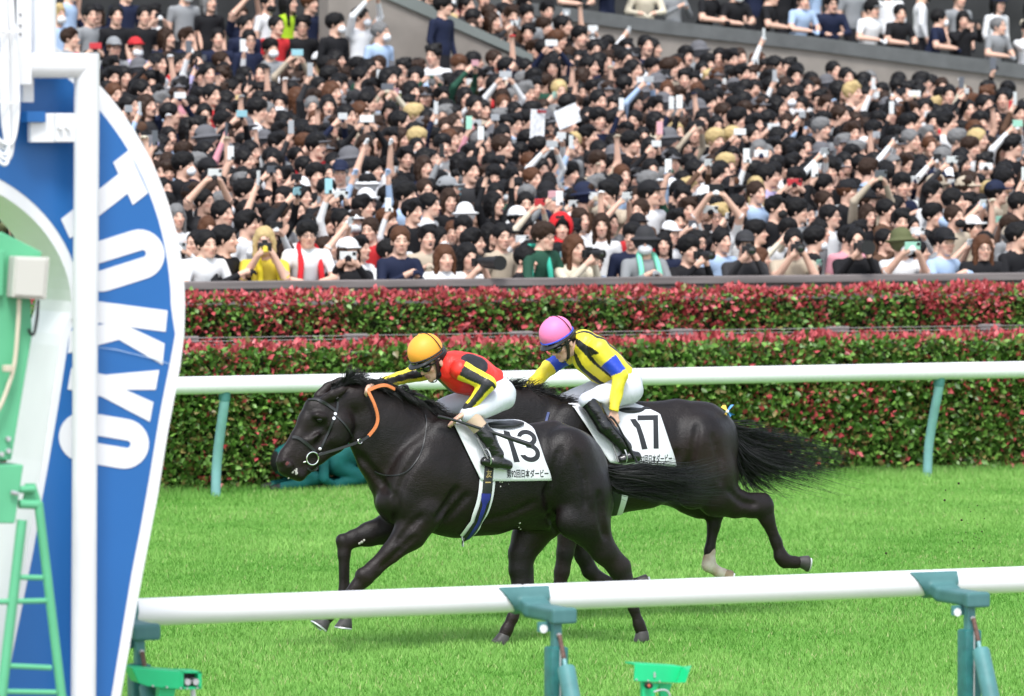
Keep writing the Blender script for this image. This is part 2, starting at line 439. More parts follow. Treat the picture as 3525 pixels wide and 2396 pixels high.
# ------------------------------------------------------------------ near rail
def near_rail():
    x0, x1 = xr(YN, 2)
    XB = P(1800, 2060, YN)[0]; XB2 = P(3208, 2000, YN)[0]; sp = XB2 - XB
    root = empty('running_rail', (XB, YN, 0), 'thick white rail with teal saddle brackets crossing the foreground', 'rail')
    ed = [x0 - 1] + [XB + sp * k for k in range(-2, 3) if x0 < XB + sp * k < x1] + [x1 + 1]
    for a, b in zip(ed[:-1], ed[1:]):
        pts = [(a + .003, YN, 1.07), (a + .012, YN, 1.07), (b - .012, YN, 1.07), (b - .003, YN, 1.07)]
        m = MB(); m.tube(pts, [.062, .0705, .0705, .062], 32); m.build('rail_tube', M_rail, root, True)
    m = MB(); m.tube([(x0 - 1, YN, 1.07), (x1 + 1, YN, 1.07)], .055, 12); m.build('rail_core', M_steel, root, True)
    # saddle bracket, meshed once and shared
    S = SDF((-.24, -.62, .88), (.24, .14, 1.20), .006)
    S.cap((-.16, 0, 1.07), (.16, 0, 1.07), .0815, .0815, 0)
    S.plane((.12, 0, 1.07), (1, 0, -.12)); S.plane((-.115, 0, 1.07), (-1, 0, -.75)); S.plane((0, -.02, 1.122), (0, .55, 1)); S.plane((0, .03, 1.07), (0, 1, 0))
    S.cap((-.22, 0, 1.07), (.22, 0, 1.07), .0712, .0712, 0, op='sub')
    S.box((.02, -.10, 1.035), (.075, .05, .036), rotx(.25), .014, .02); S.box((.02, -.29, 1.016), (.062, .19, .037), None, .014, .02); S.box((.02, -.46, 1.014), (.07, .03, .040), None, .012, .01)
    S.cap((-.22, 0, 1.07), (.22, 0, 1.07), .0712, .0712, 0, op='sub')
    V, F = S.mesh(2)
    me_s = npmesh('saddle_bracket', V, F, [mat('weathered_teal_saddle', (.065, .175, .175), .55, .4, noise=.6, nscale=7, color2=(.035, .125, .125), bump=.1, bscale=60)])
    for k in range(-2, 3):
        X = XB + sp * k
        if k == -1: X = P(382, 2112, YN)[0]
        if not (x0 - .5 < X < x1 + .5): continue
        o = link('saddle_bracket', me_s, root); o.location = (X, YN, 0); o.matrix_parent_inverse = Matrix.Translation(-Vector(root.location))
        yp = YN - .42
        m = MB(); m.box((X, yp, .83), (.045, .05, .30)); m.build('post', M_teal, root, False, .004)
        m = MB(); m.box((X, yp, .425), (.098, .10, .86)); sl = m.build('sleeve', M_tealdark, root, True, .012)
        m = MB(); m.tube([(X - .0, yp - .053, .85), (X - .0, yp - .054, .0)], .0045, 6); m.build('zip', M_steel, sl)
        m = MB(); m.lathe([(.0, -.012), (.022, -.012), (.022, .012), (.0, .012)], (X - .06, yp + .03, .945), (0, 1, 0), 8); m.build('bolt', M_white, root, True)
        m = MB(); m.box((X - .03, yp + .04, .955), (.11, .02, .05), rotz(.1)); m.build('bracket_plate', M_teal, root)
        m = MB(); m.lathe([(.0, -.012), (.013, -.012), (.013, .0), (.0, .0)], (X, yp - .03, .915), (0, 1, 0), 10); m.build('bolt', M_steel, root, True)
        m = MB(); m.tube([(X, yp - .045, .915), (X, yp - .10, .80)], .012, 8); m.build('brace_rod', M_rust, root, True)
        m = MB(); m.tube([(X, yp - .10, .80), (X, yp - .125, .74)], .010, 8); m.build('brace_end', M_tealpale, root, True)
        m = MB(); m.tube([(X, yp - .122, .762), (X, yp - .127, .75), (X, yp - .34, .30), (X, yp - .48, .0)], [.040, .046, .046, .046], 18); m.build('brace_pad', M_teal, root, True)
near_rail()

# ------------------------------------------------------------------ hedges
def leaf_mesh(L=1.0):
    V = [(0, 0, 0), (.33, .45, .07), (0, 1, -.05), (-.33, .45, .07), (0, .5, -.03)]
    F = [(0, 1, 4), (1, 2, 4), (0, 4, 3), (4, 2, 3)]
    return np.array(V) * L, F
LV, LF = leaf_mesh()
LT = np.array([t for f in LF for t in ([f] if len(f) == 3 else [(f[0], f[1], f[2]), (f[0], f[2], f[3])])])
M_leafattr = mat('hedge_leaf', rough=.42, spec=.5, src='attr')
M_leafobj = mat('hedge_leaf_single', rough=.42, spec=.5, src='object')
M_hcore = mat('hedge_core', (.022, .03, .013), .9, .1, noise=.4, nscale=12)
M_twig = mat('hedge_twig', (.06, .035, .022), .8, .2)
def frames(dirs, rng):
    """orthonormal frames whose y axis is dirs, with a random roll"""
    y = dirs / np.linalg.norm(dirs, axis=1, keepdims=True)
    a = rng.normal(size=dirs.shape); x = np.cross(y, a); x /= np.linalg.norm(x, axis=1, keepdims=True)
    z = np.cross(x, y); return np.stack([x, y, z], 2)
def hedge(name, label, y0, depth, top, zmin, n_face, n_top, red_face, n_single, rng, leaf, twig_label=None):
    x0, x1 = xr(y0, 2.0)
    root = empty(name, ((x0 + x1) / 2, y0 + depth / 2, 0), label, 'hedge')
    m = MB(); NX = 60
    for i in range(NX):
        a = x0 + (x1 - x0) * i / NX; b = x0 + (x1 - x0) * (i + 1) / NX
        m.box(((a + b) / 2, y0 + depth / 2 + .05 * rng.normal() * .3, top / 2 - .05), (b - a + .01, depth - .10, top - .10 + .02 * rng.normal()))
    m.build('branch_core', M_hcore, root)
    # leaves on the face, then upright shoots along the top
    X = x0 + (x1 - x0) * rng.random(n_face); Z = zmin + (top - zmin) * rng.random(n_face)
    lump = .05 * np.sin(3.1 * X + 2 * np.sin(4 * Z)) * np.cos(5.3 * Z + 1.5 * X)
    Yp = y0 - .07 + .12 * rng.random(n_face) ** 1.4 + lump * .7
    D = np.stack([rng.normal(0, .7, n_face), -.55 - .5 * rng.random(n_face), rng.normal(.15, .65, n_face)], 1)
    pos = np.stack([X, Yp, Z], 1); size = leaf * (.6 + .7 * rng.random(n_face))
    clump = np.sin(2.3 * X + 1.1 * np.sin(3.3 * Z + X)) * np.cos(4.1 * Z + .9 * X) + .5 * np.sin(9 * X + 5 * Z)
    pr = np.clip(red_face + .20 * clump * (red_face > .2) + .13 * np.maximum(clump, -.5), 0.01, .9) + .35 * np.clip((Z - (top - .22)) / .22, 0, 1) * (red_face > .2)
    red = rng.random(n_face) < pr
    Xt = x0 + (x1 - x0) * rng.random(n_top); Yt = y0 + .02 + (depth - .04) * rng.random(n_top) ** .8
    tuft = np.clip(.5 + .5 * np.sin(11 * Xt + 3 * np.sin(2.3 * Xt)) * np.sin(4.7 * Xt + 3 * Yt), 0, 1)
    Zt = top - .07 + (.03 + .10 * tuft) * rng.random(n_top)
    Dt = np.stack([rng.normal(0, .45, n_top), rng.normal(-.1, .45, n_top), .5 + rng.random(n_top)], 1)
    pos = np.concatenate([pos, np.stack([Xt, Yt, Zt], 1)]); D = np.concatenate([D, Dt]); size = np.concatenate([size, leaf * (.7 + .5 * rng.random(n_top))])
    red = np.concatenate([red, rng.random(n_top) < .88])
    n = len(pos); k = rng.random(n)[:, None]; j = rng.random(n)[:, None]
    green = np.array([.045, .115, .018]) * (1 - k) + np.array([.16, .31, .055]) * k
    green = green * (.72 + .6 * j)
    bronze = rng.random(n) < .16; green[bronze] = np.array([.17, .14, .045]) * (.7 + .6 * k[bronze])
    redc = np.array([.27, .030, .034]) * (1 - k) + np.array([.60, .105, .115]) * k
    col = np.where(red[:, None], redc, green)
    FR = frames(D, rng)
    # the leaves that show largest stand alone
    px = np.array([proj(p)[0] for p in pos[:n_face:7]]);
    cand = np.arange(n_face)[::7][(px > 640) & (px < 3525)]
    front = cand[np.argsort(Yp[cand] - .03 * size[cand] / leaf)][:n_single]
    keep = np.ones(n, bool); keep[front] = False
    V = np.einsum('nij,kj->nki', FR[keep] * size[keep][:, None, None], LV) + pos[keep][:, None]
    nk = keep.sum(); Fi = (np.arange(nk)[:, None, None] * len(LV) + LT[None]).reshape(-1, 3)
    me = npmesh('foliage', V.reshape(-1, 3), Fi, [M_leafattr], smooth=True, cols=np.repeat(col[keep][:, None], len(LV), 1).reshape(-1, 3))
    fo = link('foliage', me, root); fo['kind'] = 'stuff'
    me1 = npmesh('leaf', LV, LF, [M_leafobj])
    inv = Matrix.Translation(-Vector(root.location))
    for i in front:
        o = bpy.data.objects.new('leaf', me1); COL.objects.link(o); o.parent = root; o.matrix_parent_inverse = inv
        R = FR[i] * size[i] * 1.1; q = pos[i] + np.array([0, -.01, 0])
        o.matrix_basis = Matrix([[R[0, 0], R[0, 1], R[0, 2], q[0]], [R[1, 0], R[1, 1], R[1, 2], q[1]], [R[2, 0], R[2, 1], R[2, 2], q[2]], [0, 0, 0, 1]])
        o.color = (*col[i], 1)
hedge('clipped_hedge', 'clipped green hedge with red shoots right behind the far rail', YH1, .8, 1.40, -.05, 56000, 7000, .085, 260, np.random.default_rng(3), .076)
hedge('clipped_hedge', 'taller hedge mostly red below the front row of spectators', YH1 + 1.75, .7, 1.86, 1.0, 27000, 9000, .25, 200, np.random.default_rng(4), .067)

# wire fence between the hedges
def wire_fence():
    yf = YH1 + 1.25; x0, x1 = xr(yf, 2)
    root = empty('wire_fence', ((x0 + x1) / 2, yf, 0), 'low wire fence with grey posts between the two hedges', 'fence')
    xs = [P(1225, 1150, yf)[0], P(2345, 1130, yf)[0]]; sp = (xs[1] - xs[0]) / 2
    mpost = mat('grey_weathered_wood', (.20, .175, .17), .8, .2, noise=.2, nscale=20)
    for k in range(-3, 6):
        X = xs[0] + sp * k
        if x0 < X < x1:
            m = MB(); m.box((X, yf, .71), (.07, .07, 1.42)); p = m.build('post', mpost, root, False, .006)
            m = MB(); m.box((X, yf - .002, 1.455), (.24, .09, .075)); m.build('cap', mpost, p, False, .008)
    mw = mat('grey_wire', (.30, .27, .26), .6, .4, .3)
    for z in (1.475, 1.44, 1.405, 1.36, 1.31):
        m = MB(); m.tube([(x0, yf - .05, z), (x1, yf - .05, z)], .0045, 6); m.build('wire', mw, root, True)
wire_fence()

# spectators' wall
def spectator_wall():
    x0, x1 = xr(YW, 2)
    root = empty('spectator_wall', ((x0 + x1) / 2, YW, 0), 'long grey wall under the front row of the crowd', 'wall')
    m = MB(); m.box(((x0 + x1) / 2, YW + .06, .95), (x1 - x0, .12, 1.9)); m.build('panel', M_wallgrey, root)
    m = MB(); m.box(((x0 + x1) / 2, YW + .08, 1.945), (x1 - x0, .26, .085)); m.build('coping', M_wallgrey, root, False, .012)
spectator_wall()

# ------------------------------------------------------------------ finish sign
YS = YN - 1.55
M_blue = mat('blue_sign_face', (.016, .12, .36), .38, .4, noise=.05, nscale=1.2, bump=.02, bscale=30)
def finish_sign():
    xc = -310.0                       # the board is symmetrical about this line
    s = 1.5168
    def arc(rx, ry, a0, a1, n): return [(-204 * s + rx * s * math.cos(a), 700 * s - ry * s * math.sin(a)) for a in np.linspace(a0, a1, n)]
    zb = 3020.0
    def down(p, q):                    # run a straight edge on to the ground
        t = (zb - p[1]) / (q[1] - p[1]); return (p[0] + (q[0] - p[0]) * t, zb)
    outer = arc(624, 700, math.pi / 2, 0, 26) + [(634, 1150), (620, 1265), (575, 1505), (544, 1702), (504, 1907), (473, 2072)]; outer.append(down((544, 1702), (418, 2396)))
    blue_o = arc(592, 655, math.pi / 2, 0, 26) + [(603, 1150), (584, 1252), (552, 1410), (512, 1654), (481, 1828), (453, 1970)]; blue_o.append(down((512, 1654), (386, 2396)))
    blue_i = arc(454, 392 - 32, math.pi / 2, 0, 22); blue_i = arc(453, 412, math.pi / 2, 0, 24)
    blue_i = [(-204 * s + 453 * 0, 0)] and arc(367 + 22, 345, math.pi / 2, 0, 22) + [(240, 1150), (205, 1379), (169, 1591), (146, 1718), (114, 1907), (79, 2080), (47, 2238)]; blue_i.append(down((146, 1718), (47, 2238)))
    hole = arc(367, 312, math.pi / 2, 0, 22) + [(209, 1166), (181, 1347), (146, 1591), (118, 1749), (79, 1986), (55, 2112)]; hole.append(down((118, 1749), (55, 2112)))
    W = lambda p, Y=YS: P(p[0], p[1], Y)
    def mirror(pts): return [(2 * xc - x, y) for x, y in pts]
    def ring(o, i, Y, th, name, m, parent, bev=0.0):
        """ring between outline o and hole i, both halves"""
        O = mirror(o)[::-1] + o[1:]; I = mirror(i)[::-1] + i[1:]
        # resample to equal counts
        def rs(pts, n):
            q = np.array(pts); d = np.r_[0, np.cumsum(np.linalg.norm(np.diff(q, axis=0), axis=1))]
            t = np.linspace(0, d[-1], n); return np.stack([np.interp(t, d, q[:, 0]), np.interp(t, d, q[:, 1])], 1)
        n = 140; O = rs(O, n); I = rs(I, n)
        Of = [W(p, Y) for p in O]; If = [W(p, Y) for p in I]; off = np.array([0, th, 0])
        V = Of + If + [v + off for v in Of] + [v + off for v in If]; F = []
        for k in range(n - 1):
            F += [(k, k + 1, n + k + 1, n + k), (2 * n + k, 3 * n + k, 3 * n + k + 1, 2 * n + k + 1), (k, 2 * n + k, 2 * n + k + 1, k + 1), (n + k, n + k + 1, 3 * n + k + 1, 3 * n + k)]
        F += [(0, n, 3 * n, 2 * n), (n - 1, 3 * n - 1, 4 * n - 1, 2 * n - 1)]
        mb = MB(); mb.add(V, F); return mb.build(name, m, parent)
    base = P(xc, 2900, YS); root = empty('finish_sign', (base[0], YS + .25, 0), 'huge blue horseshoe board with white lettering at the left edge', 'sign')
    ring(outer, hole, YS, .52, 'board', M_white, root)
    ring(blue_o, blue_i, YS - .004, .01, 'blue_panel', M_blue, root)
    # letters
    U = {'T': [[(0, 1), (1, 1), (1, .79), (.73, .79), (.73, 0), (.27, 0), (.27, .79), (0, .79)]],
         'K': [[(0, 0), (0, 1), (.40, 1), (.40, .62), (.62, 1), (1.02, 1), (.66, .52), (1.04, 0), (.62, 0), (.40, .36), (.40, 0)]],
         'Y': [[(.30, 0), (.30, .40), (0, 1), (.38, 1), (.5, .66), (.62, 1), (1, 1), (.72, .40), (.72, 0)]]}
    AFF = {'T': ((192, 715), (67, 146), (251, -197)), 'K': ((252, 1026), (-17, 183), (325, 43)), 'Y': ((256, 1212), (-32, 178), (292, 62))}
    def letter(polys):
        mb = MB()
        for poly in polys: mb.prism([W(p, YS - .008) for p in poly], (0, .006, 0))
        o = mb.build('letter', M_white, root)
        bm = bmesh.new(); bm.from_mesh(o.data); bmesh.ops.triangulate(bm, faces=[f for f in bm.faces if len(f.verts) > 4]); bm.to_mesh(o.data); bm.free()
    for ch in 'TKY':
        o, u, v = AFF[ch]
        letter([[(o[0] + a * u[0] + b * v[0], o[1] + a * u[1] + b * v[1]) for a, b in U[ch][0]]])
    def stadium(c, L, Wd, ang, n=14):
        pts = []
        for sg in (1, -1):
            for k in range(n + 1):
                A = -math.pi / 2 + math.pi * k / n
                pts.append((sg * (L / 2 - Wd / 2) + sg * Wd / 2 * math.cos(A), sg * Wd / 2 * math.sin(A)))
        ca, sa = math.cos(ang), math.sin(ang)
        return [(c[0] + x * ca - y * sa, c[1] + x * sa + y * ca) for x, y in pts]
    for c, ang in (((414, 897), math.radians(-17.5)), ((358, 1516), math.radians(9.5))):
        o1 = stadium(c, 312, 172, ang); i1 = stadium(c, 186, 25, ang); n = len(o1); Y0 = YS - .008
        A = [W(p, Y0) for p in o1]; B = [W(p, Y0) for p in i1]; A2 = [v + np.array([0, .006, 0]) for v in A]; B2 = [v + np.array([0, .006, 0]) for v in B]
        F = []
        for k in range(n):
            j = (k + 1) % n; F += [(k, j, n + j, n + k), (k, 2 * n + k, 2 * n + j, j), (n + k, n + j, 3 * n + j, 3 * n + k), (2 * n + k, 3 * n + k, 3 * n + j, 2 * n + j)]
        mb = MB(); mb.add(A + B + A2 + B2, F); mb.build('letter', M_white, root)
    # scratched film across the second K
    ms = mat('scratched_film', (.55, .68, .80), .5, .3)
    mb = MB(); mb.tube([W(p, YS - .012) for p in [(335, 1196), (400, 1203), (470, 1221), (540, 1237), (586, 1254)]], [.0006, .0016, .001, .002, .0008], 5); mb.build('scratch', ms, root)
finish_sign()

def pipe_frame():
    Y = YS - .16
    pxm = ppm(300, Y)
    r = 43.5 / pxm
    a = P(300, 224, Y); root = empty('pipe_frame', (a[0], Y, 0), 'white pipe frame standing in front of the blue sign', 'frame')
    m = MB(); top = P(299, 226, Y); bot = P(283, 3060, Y); bot[2] = -.1
    m.tube([top + np.array([0, 0, r * .98]), top + np.array([0, 0, -.02]), bot], r, 28); m.build('post', M_white, root, True)
    m = MB(); l = P(-760, 226, Y); m.tube([l, top], r * .985, 28); m.build('crossbar', M_white, root, True)
    m = MB(); p = P(150, 210, Y + .02); q = P(150, -900, Y + .02); m.tube([p, q], r * .99, 28); m.build('upper_post', M_white, root, True)
    m = MB(); c = P(82, 60, Y - .05); m.box(c, (.07, .02, .62)); pl = m.build('plate', M_white, root, False, .004)
    for yy in (50, 88, 117):
        m = MB(); q = P(70, yy, Y - .062); m.lathe([(0, -.006), (.005, -.006), (.005, .004), (0, .004)], q, (0, 1, 0), 8); m.build('bolt', M_black, pl)
    m = MB(); c = P(176, 440, Y + .06); m.box(c, (.215, .05, .135)); b = m.build('bracket', M_white, root, False, .004)
    m = MB(); c = P(222, 440, Y + .02); m.box(c, (.095, .03, .13)); m.build('bracket_plate', M_white, b, False, .004)
    for xx in (205, 232):
        m = MB(); q = P(xx, 438, Y); m.lathe([(0, -.02), (.011, -.02), (.013, .006), (0, .006)], q, (0, 1, 0), 8); m.build('bolt', M_white, b, True)
    m = MB(); c = P(93, 308, Y + .07); m.box(c, (.055, .04, .12)); m.build('tab', M_white, root, False, .003)
    m = MB(); c = P(108, 403, Y + .05); m.box(c, (.10, .10, .05), rotz(.2)); m.build('shelf', M_blue, root, False, .004)
pipe_frame()
def cables():
    Y = YS - .36
    root = empty('cable_bundle', tuple(P(30, 300, Y)), 'bundle of white cables looped beside the blue sign', 'cables')
    for k in range(6):
        x0 = 8 + 9 * k; yb = 455 + 16 * ((k * 37) % 5); dx = (k - 2.5) * 3
        pts = [(x0 - 14, -60), (x0 - 4, 120), (x0 + 2 + dx, 300), (x0 + dx * .3 + 4, 420), (18 + k * 4, yb + 40), (-14, yb + 12), (-24, 380), (-28, 200), (-30, -60)]
        m = MB(); m.tube(catmull([P(x, y, Y - .012 * (k % 3)) for x, y in pts], 7), .0085, 8); m.build('cable', M_white, root, True)
    for yy in (105, 350):
        m = MB(); m.tube(catmull([P(x, y, Y - .045) for x, y in [(-6, yy), (30, yy + 6), (66, yy + 2)]], 4), .004, 6); m.build('cable_tie', M_white, root, True)
cables()
def camera_stand():
    Y = YS - 1.0
    root = empty('camera_stand', tuple(P(-40, 3000, Y)), 'mint green steel ladder stand with housing at the left edge', 'stand')
    def slab(pts, th, name, m, Yo=0, bev=.006, par=None):
        mb = MB(); mb.prism([P(x, y, Y + Yo) for x, y in pts], (0, th, 0)); return mb.build(name, m, par or root, False, bev)
    slab([(-220, 800), (10, 800), (145, 868), (142, 892), (98, 892), (112, 1150), (40, 1584), (-220, 1584)], .34, 'housing', M_mint)
    slab([(-220, 850), (16, 862), (12, 1020), (-220, 1020)], .03, 'housing_door', M_mint, -.035)
    jb = slab([(52, 882), (172, 886), (160, 1032), (42, 1024)], .09, 'junction_box', mat('ivory_plastic', (.50, .50, .45), .4, .4), -.10, .006)
    slab([(60, 890), (160, 893), (150, 1022), (52, 1016)], .012, 'junction_lid', mat('ivory_plastic'), -.113, .004, jb)
    for x, y in ((66, 900), (58, 1004)):
        q = P(x - 16, y, Y - .06); m = MB(); m.lathe([(0, -.012), (.012, -.012), (.012, .012), (0, .012)], q, (0, 1, 0), 8); m.build('latch', M_steel, root, True)
    mc = mat('cream_cable', (.55, .50, .38), .5, .4)
    m = MB(); m.tube(catmull([P(x, y, Y - .05) for x, y in [(66, 1030), (62, 1120), (50, 1250), (28, 1330), (0, 1400), (-30, 1440)]], 6), .010, 8); m.build('cable', mc, root, True)
    m = MB(); m.box(P(24, 1268, Y - .06), (.035, .03, .03), rotz(.3)); m.build('cable_clip', mc, root, False, .004)
    m = MB(); m.tube(catmull([P(x, y, Y - .04) for x, y in [(132, 1032), (128, 1090), (118, 1145), (106, 1150), (98, 1132)]], 6), .007, 8); m.build('cable', M_black, root, True)
    slab([(-220, 1600), (82, 1600), (52, 1802), (-220, 1802)], .26, 'lower_box', M_mint, -.02)
    for x, y in ((27, 1510), (28, 1552), (4, 1563)):
        m = MB(); m.lathe([(0, -.014), (.011, -.014), (.011, .01), (0, .01)], P(x, y, Y - .01), (0, 1, 0), 8); m.build('bolt', M_steel, root, True)
    m = MB(); m.tube([P(x, y, Y - .04) for x, y in [(38, 1694), (62, 1700)]], .010, 8); m.build('bolt', M_steel, root, True)
    def bar(p, q, r, name='tube', dY0=0., dY1=0.): m = MB(); m.tube([P(*p, Y + dY0), P(*q, Y + dY1)], r, 14); m.build(name, M_mint, root, True)
    bar((132, 1730), (212, 2396), .021, 'ladder_rail'); bar((212, 2396), (290, 3050), .021, 'ladder_rail')
    bar((76, 1790), (6, 2396), .023, 'ladder_rail'); bar((6, 2396), (-70, 3050), .023, 'ladder_rail')
    bar((66, 1735), (138, 1738), .021, 'top_bar'); bar((66, 1685), (118, 1684), .017, 'top_bar')
    slab([(88, 1664), (122, 1664), (142, 1722), (80, 1722)], .012, 'gusset', M_mint, .02, .002)
    for (x0, y0, x1, y1) in ((57, 1987, 146, 1989), (24, 2292, 176, 2299), (-20, 2072, 162, 2068), (-40, 2380, 192, 2384), (-60, 2600, 215, 2606), (-80, 2820, 240, 2828)):
        bar((x0, y0), (x1, y1), .0125, 'rung')
camera_stand()

# green sensor housings by the near rail
def sensor(px, label, flip):
    Y = YN - .75
    def q(x, y, dy=0.): return P(x, y, Y + dy)
    if not flip:
        root = empty('sensor_box', tuple(q(580, 2700)), label, 'sensor')
        side = [q(453, 2298), q(628, 2312), q(622, 2374), q(508, 2363), q(478, 2352)]
        mb = MB(); mb.prism(side, (.012, .16, 0)); 
        mb.build('housing', M_green, root, False, .004)
        e = .10
        for (p0, p1, p2, p3) in (((628, 2310), (694, 2312), (694, 2317), (628, 2317)), ((628, 2364), (690, 2364), (692, 2372), (628, 2374)), ((682, 2312), (694, 2312), (694, 2372), (682, 2368)), ((622, 2312), (632, 2312), (632, 2374), (622, 2374))):
            mb = MB(); mb.prism([q(*p0, -.002), q(*p1, -.002), q(*p2, -.002), q(*p3, -.002)], (0, .14, 0)); mb.build('frame_bar', M_green, root)
        mb = MB(); mb.prism([q(630, 2316, .05), q(684, 2316, .05), q(684, 2366, .05), q(630, 2366, .05)], (0, .02, 0)); mb.build('sensor_back', M_black, root)
        for x in (640, 668):
            mb = MB(); mb.lathe([(0, -.03), (.016, -.03), (.018, .02), (0, .02)], q(x, 2346, .02), (0, 1, 0), 12); mb.build('lens', M_steel, root, True)
        for x, y in ((525, 2361), (573, 2365), (621, 2369), (643, 2369), (678, 2367)):
            mb = MB(); mb.lathe([(0, -.01), (.005, -.01), (.005, .004), (0, .004)], q(x, y, -.005), (0, 1, 0), 8); mb.build('screw', M_steel, root, True)
        mb = MB(); mb.prism([q(549, 2366, .04), q(606, 2372, .04), q(596, 2420, .04), q(560, 2420, .04), q(520, 3150, .04), q(480, 3150, .04)], (0, .05, 0)); mb.build('stand', M_green, root, False, .003)
        mb = MB(); mb.tube([q(663, 2372, .08), q(668, 2440, .08)], .013, 10); mb.build('stub', M_white, root, True)
    else:
        root = empty('sensor_box', tuple(q(2270, 2900)), label, 'sensor')
        mb = MB(); mb.prism([q(2186, 2284), q(2350, 2294), q(2326, 2351), q(2184, 2345)], (0, .012, 0)); sidep = mb.build('housing', M_green, root, False, .003)
        mb = MB(); mb.add([q(2350, 2294), q(2380, 2292, -.10), q(2360, 2349, -.10), q(2326, 2351), q(2349, 2294, .01), q(2380, 2291, -.09), q(2359, 2349, -.09), q(2325, 2351, .01)], [(0, 1, 2, 3), (4, 7, 6, 5), (0, 4, 5, 1), (1, 5, 6, 2), (2, 6, 7, 3), (3, 7, 4, 0)]); mb.build('end_flap', M_green, root)
        mb = MB(); mb.prism([q(2186, 2284, .012), q(2350, 2294, .012), q(2346, 2300, .012), q(2186, 2290, .012)], (0, .12, 0)); mb.build('top_plate', M_green, root)
        mb = MB(); mb.box(q(2253, 2323, -.004), (.009, .006, .026)); mb.build('slot', M_steel, root)
        for x, y in ((2190, 2339), (2230, 2343), (2269, 2345)):
            mb = MB(); mb.lathe([(0, -.008), (.0045, -.008), (.0045, .004), (0, .004)], q(x, y, -.002), (0, 1, 0), 8); mb.build('screw', M_steel, root, True)
        mb = MB(); mb.prism([q(2210, 2347, .02), q(2272, 2352, .02), q(2255, 2384, .02), q(2254, 2450, .02), q(2254, 3000, .02), q(2212, 3000, .02), q(2212, 2400, .02)], (0, .03, 0)); mb.build('stand', M_green, root, False, .003)
        mb = MB(); mb.prism([q(2268, 2352, .06), q(2316, 2354, .06), q(2300, 2390, .06), q(2312, 2450, .06), q(2312, 3000, .06), q(2280, 3000, .06), q(2276, 2400, .06)], (0, .03, 0)); mb.build('rear_stand', M_green, root, False, .003)
        mb = MB(); mb.lathe([(0, -.03), (.016, -.03), (.018, .0), (0, .01)], q(2229, 2359, .0), (0, 1, 0), 14); k = mb.build('knob', M_black, root, True)
        mb = MB(); mb.lathe([(0, -.036), (.008, -.034), (.008, -.028), (0, -.028)], q(2225, 2358, .0), (0, 1, 0), 10); mb.build('knob_cap', mat('red_plastic', (.55, .12, .06), .4), k, True)
        mb = MB(); mb.tube(catmull([q(x, y, -.02) for x, y in [(2250, 2382), (2275, 2375), (2298, 2380), (2310, 2410), (2316, 2480)]], 6), .005, 8); mb.build('cable', M_steel, root, True)
sensor(580, 'green sensor box with open lens window beside the blue sign', False)
sensor(2270, 'green sensor housing on forked stand at the bottom centre', True)
# ================================================================== HORSES
def conv(x0, y0, f): return lambda x, y: (x0 + x / f, y0 + y / f)
c1 = conv(900, 1250, 1.58); c2 = conv(1750, 1050, 1.4365); hd = conv(930, 1250, 3.51); lA = conv(1000, 1700, 3.16); lB = conv(1600, 1900, 3.32)
tl = conv(2050, 1600, 2.734); j1 = conv(1200, 1100, 2.633); j2 = conv(1800, 1060, 2.678); cl = conv(1500, 1380, 3.16)
def coat_material():
    m = mat('dark_bay_coat', (.0056, .0040, .0042), .47, .27, noise=.9, nscale=2.4, color2=(.0155, .0080, .0060), bump=.3, bscale=190, stretch=(.3, 1, 1))
    N = m.node_tree.nodes; L = m.node_tree.links; b = N['Principled BSDF']; old = [n for n in N if n.type == 'BUMP'][0]
    tc = N.new('ShaderNodeTexCoord'); t = N.new('ShaderNodeTexNoise'); t.inputs['Scale'].default_value = 9; t.inputs['Detail'].default_value = 6; t.inputs['Roughness'].default_value = .6
    L.new(tc.outputs['Object'], t.inputs['Vector']); bp = N.new('ShaderNodeBump'); bp.inputs['Strength'].default_value = .25; bp.inputs['Distance'].default_value = .03
    L.new(t.outputs['Fac'], bp.inputs['Height']); L.new(old.outputs[0], bp.inputs['Normal']); L.new(bp.outputs[0], b.inputs['Normal'])
    r = N.new('ShaderNodeMapRange'); r.inputs['To Min'].default_value = .30; r.inputs['To Max'].default_value = .56; L.new(t.outputs['Fac'], r.inputs['Value']); L.new(r.outputs[0], b.inputs['Roughness'])
    return m
M_coat = coat_material()
M_hair = mat('black_horse_hair', (.006, .006, .0065), .42, .5)
M_hoof = mat('dark_hoof', (.045, .042, .04), .5, .4, noise=.35, nscale=25, stretch=(1, 1, .3))
M_shoe = mat('aluminium_shoe', (.62, .64, .65), .4, .5, .6)
M_leather = mat('black_leather', (.013, .014, .016), .42, .5, bump=.1, bscale=150)
M_cloth = mat('white_cloth', (.68, .69, .72), .75, .2, noise=.03, nscale=6, bump=.12, bscale=9)
M_ink = mat('black_print', (.02, .022, .026), .6, .3)
M_sock = mat('white_leg_hair', (.60, .53, .46), .7, .2, noise=.8, nscale=9, color2=(.34, .22, .13), bump=.15, bscale=90)
M_eye = mat('dark_eye', (.006, .005, .005), .12, .4)
M_nostril = mat('pink_nostril', (.10, .022, .024), .5, .4)
M_foam = mat('white_foam', (.34, .33, .30), .6, .3, bump=.4, bscale=120)
M_orange = mat('orange_rubber_rein', (.60, .185, .065), .6, .3, noise=.1, nscale=60, bump=.3, bscale=260)

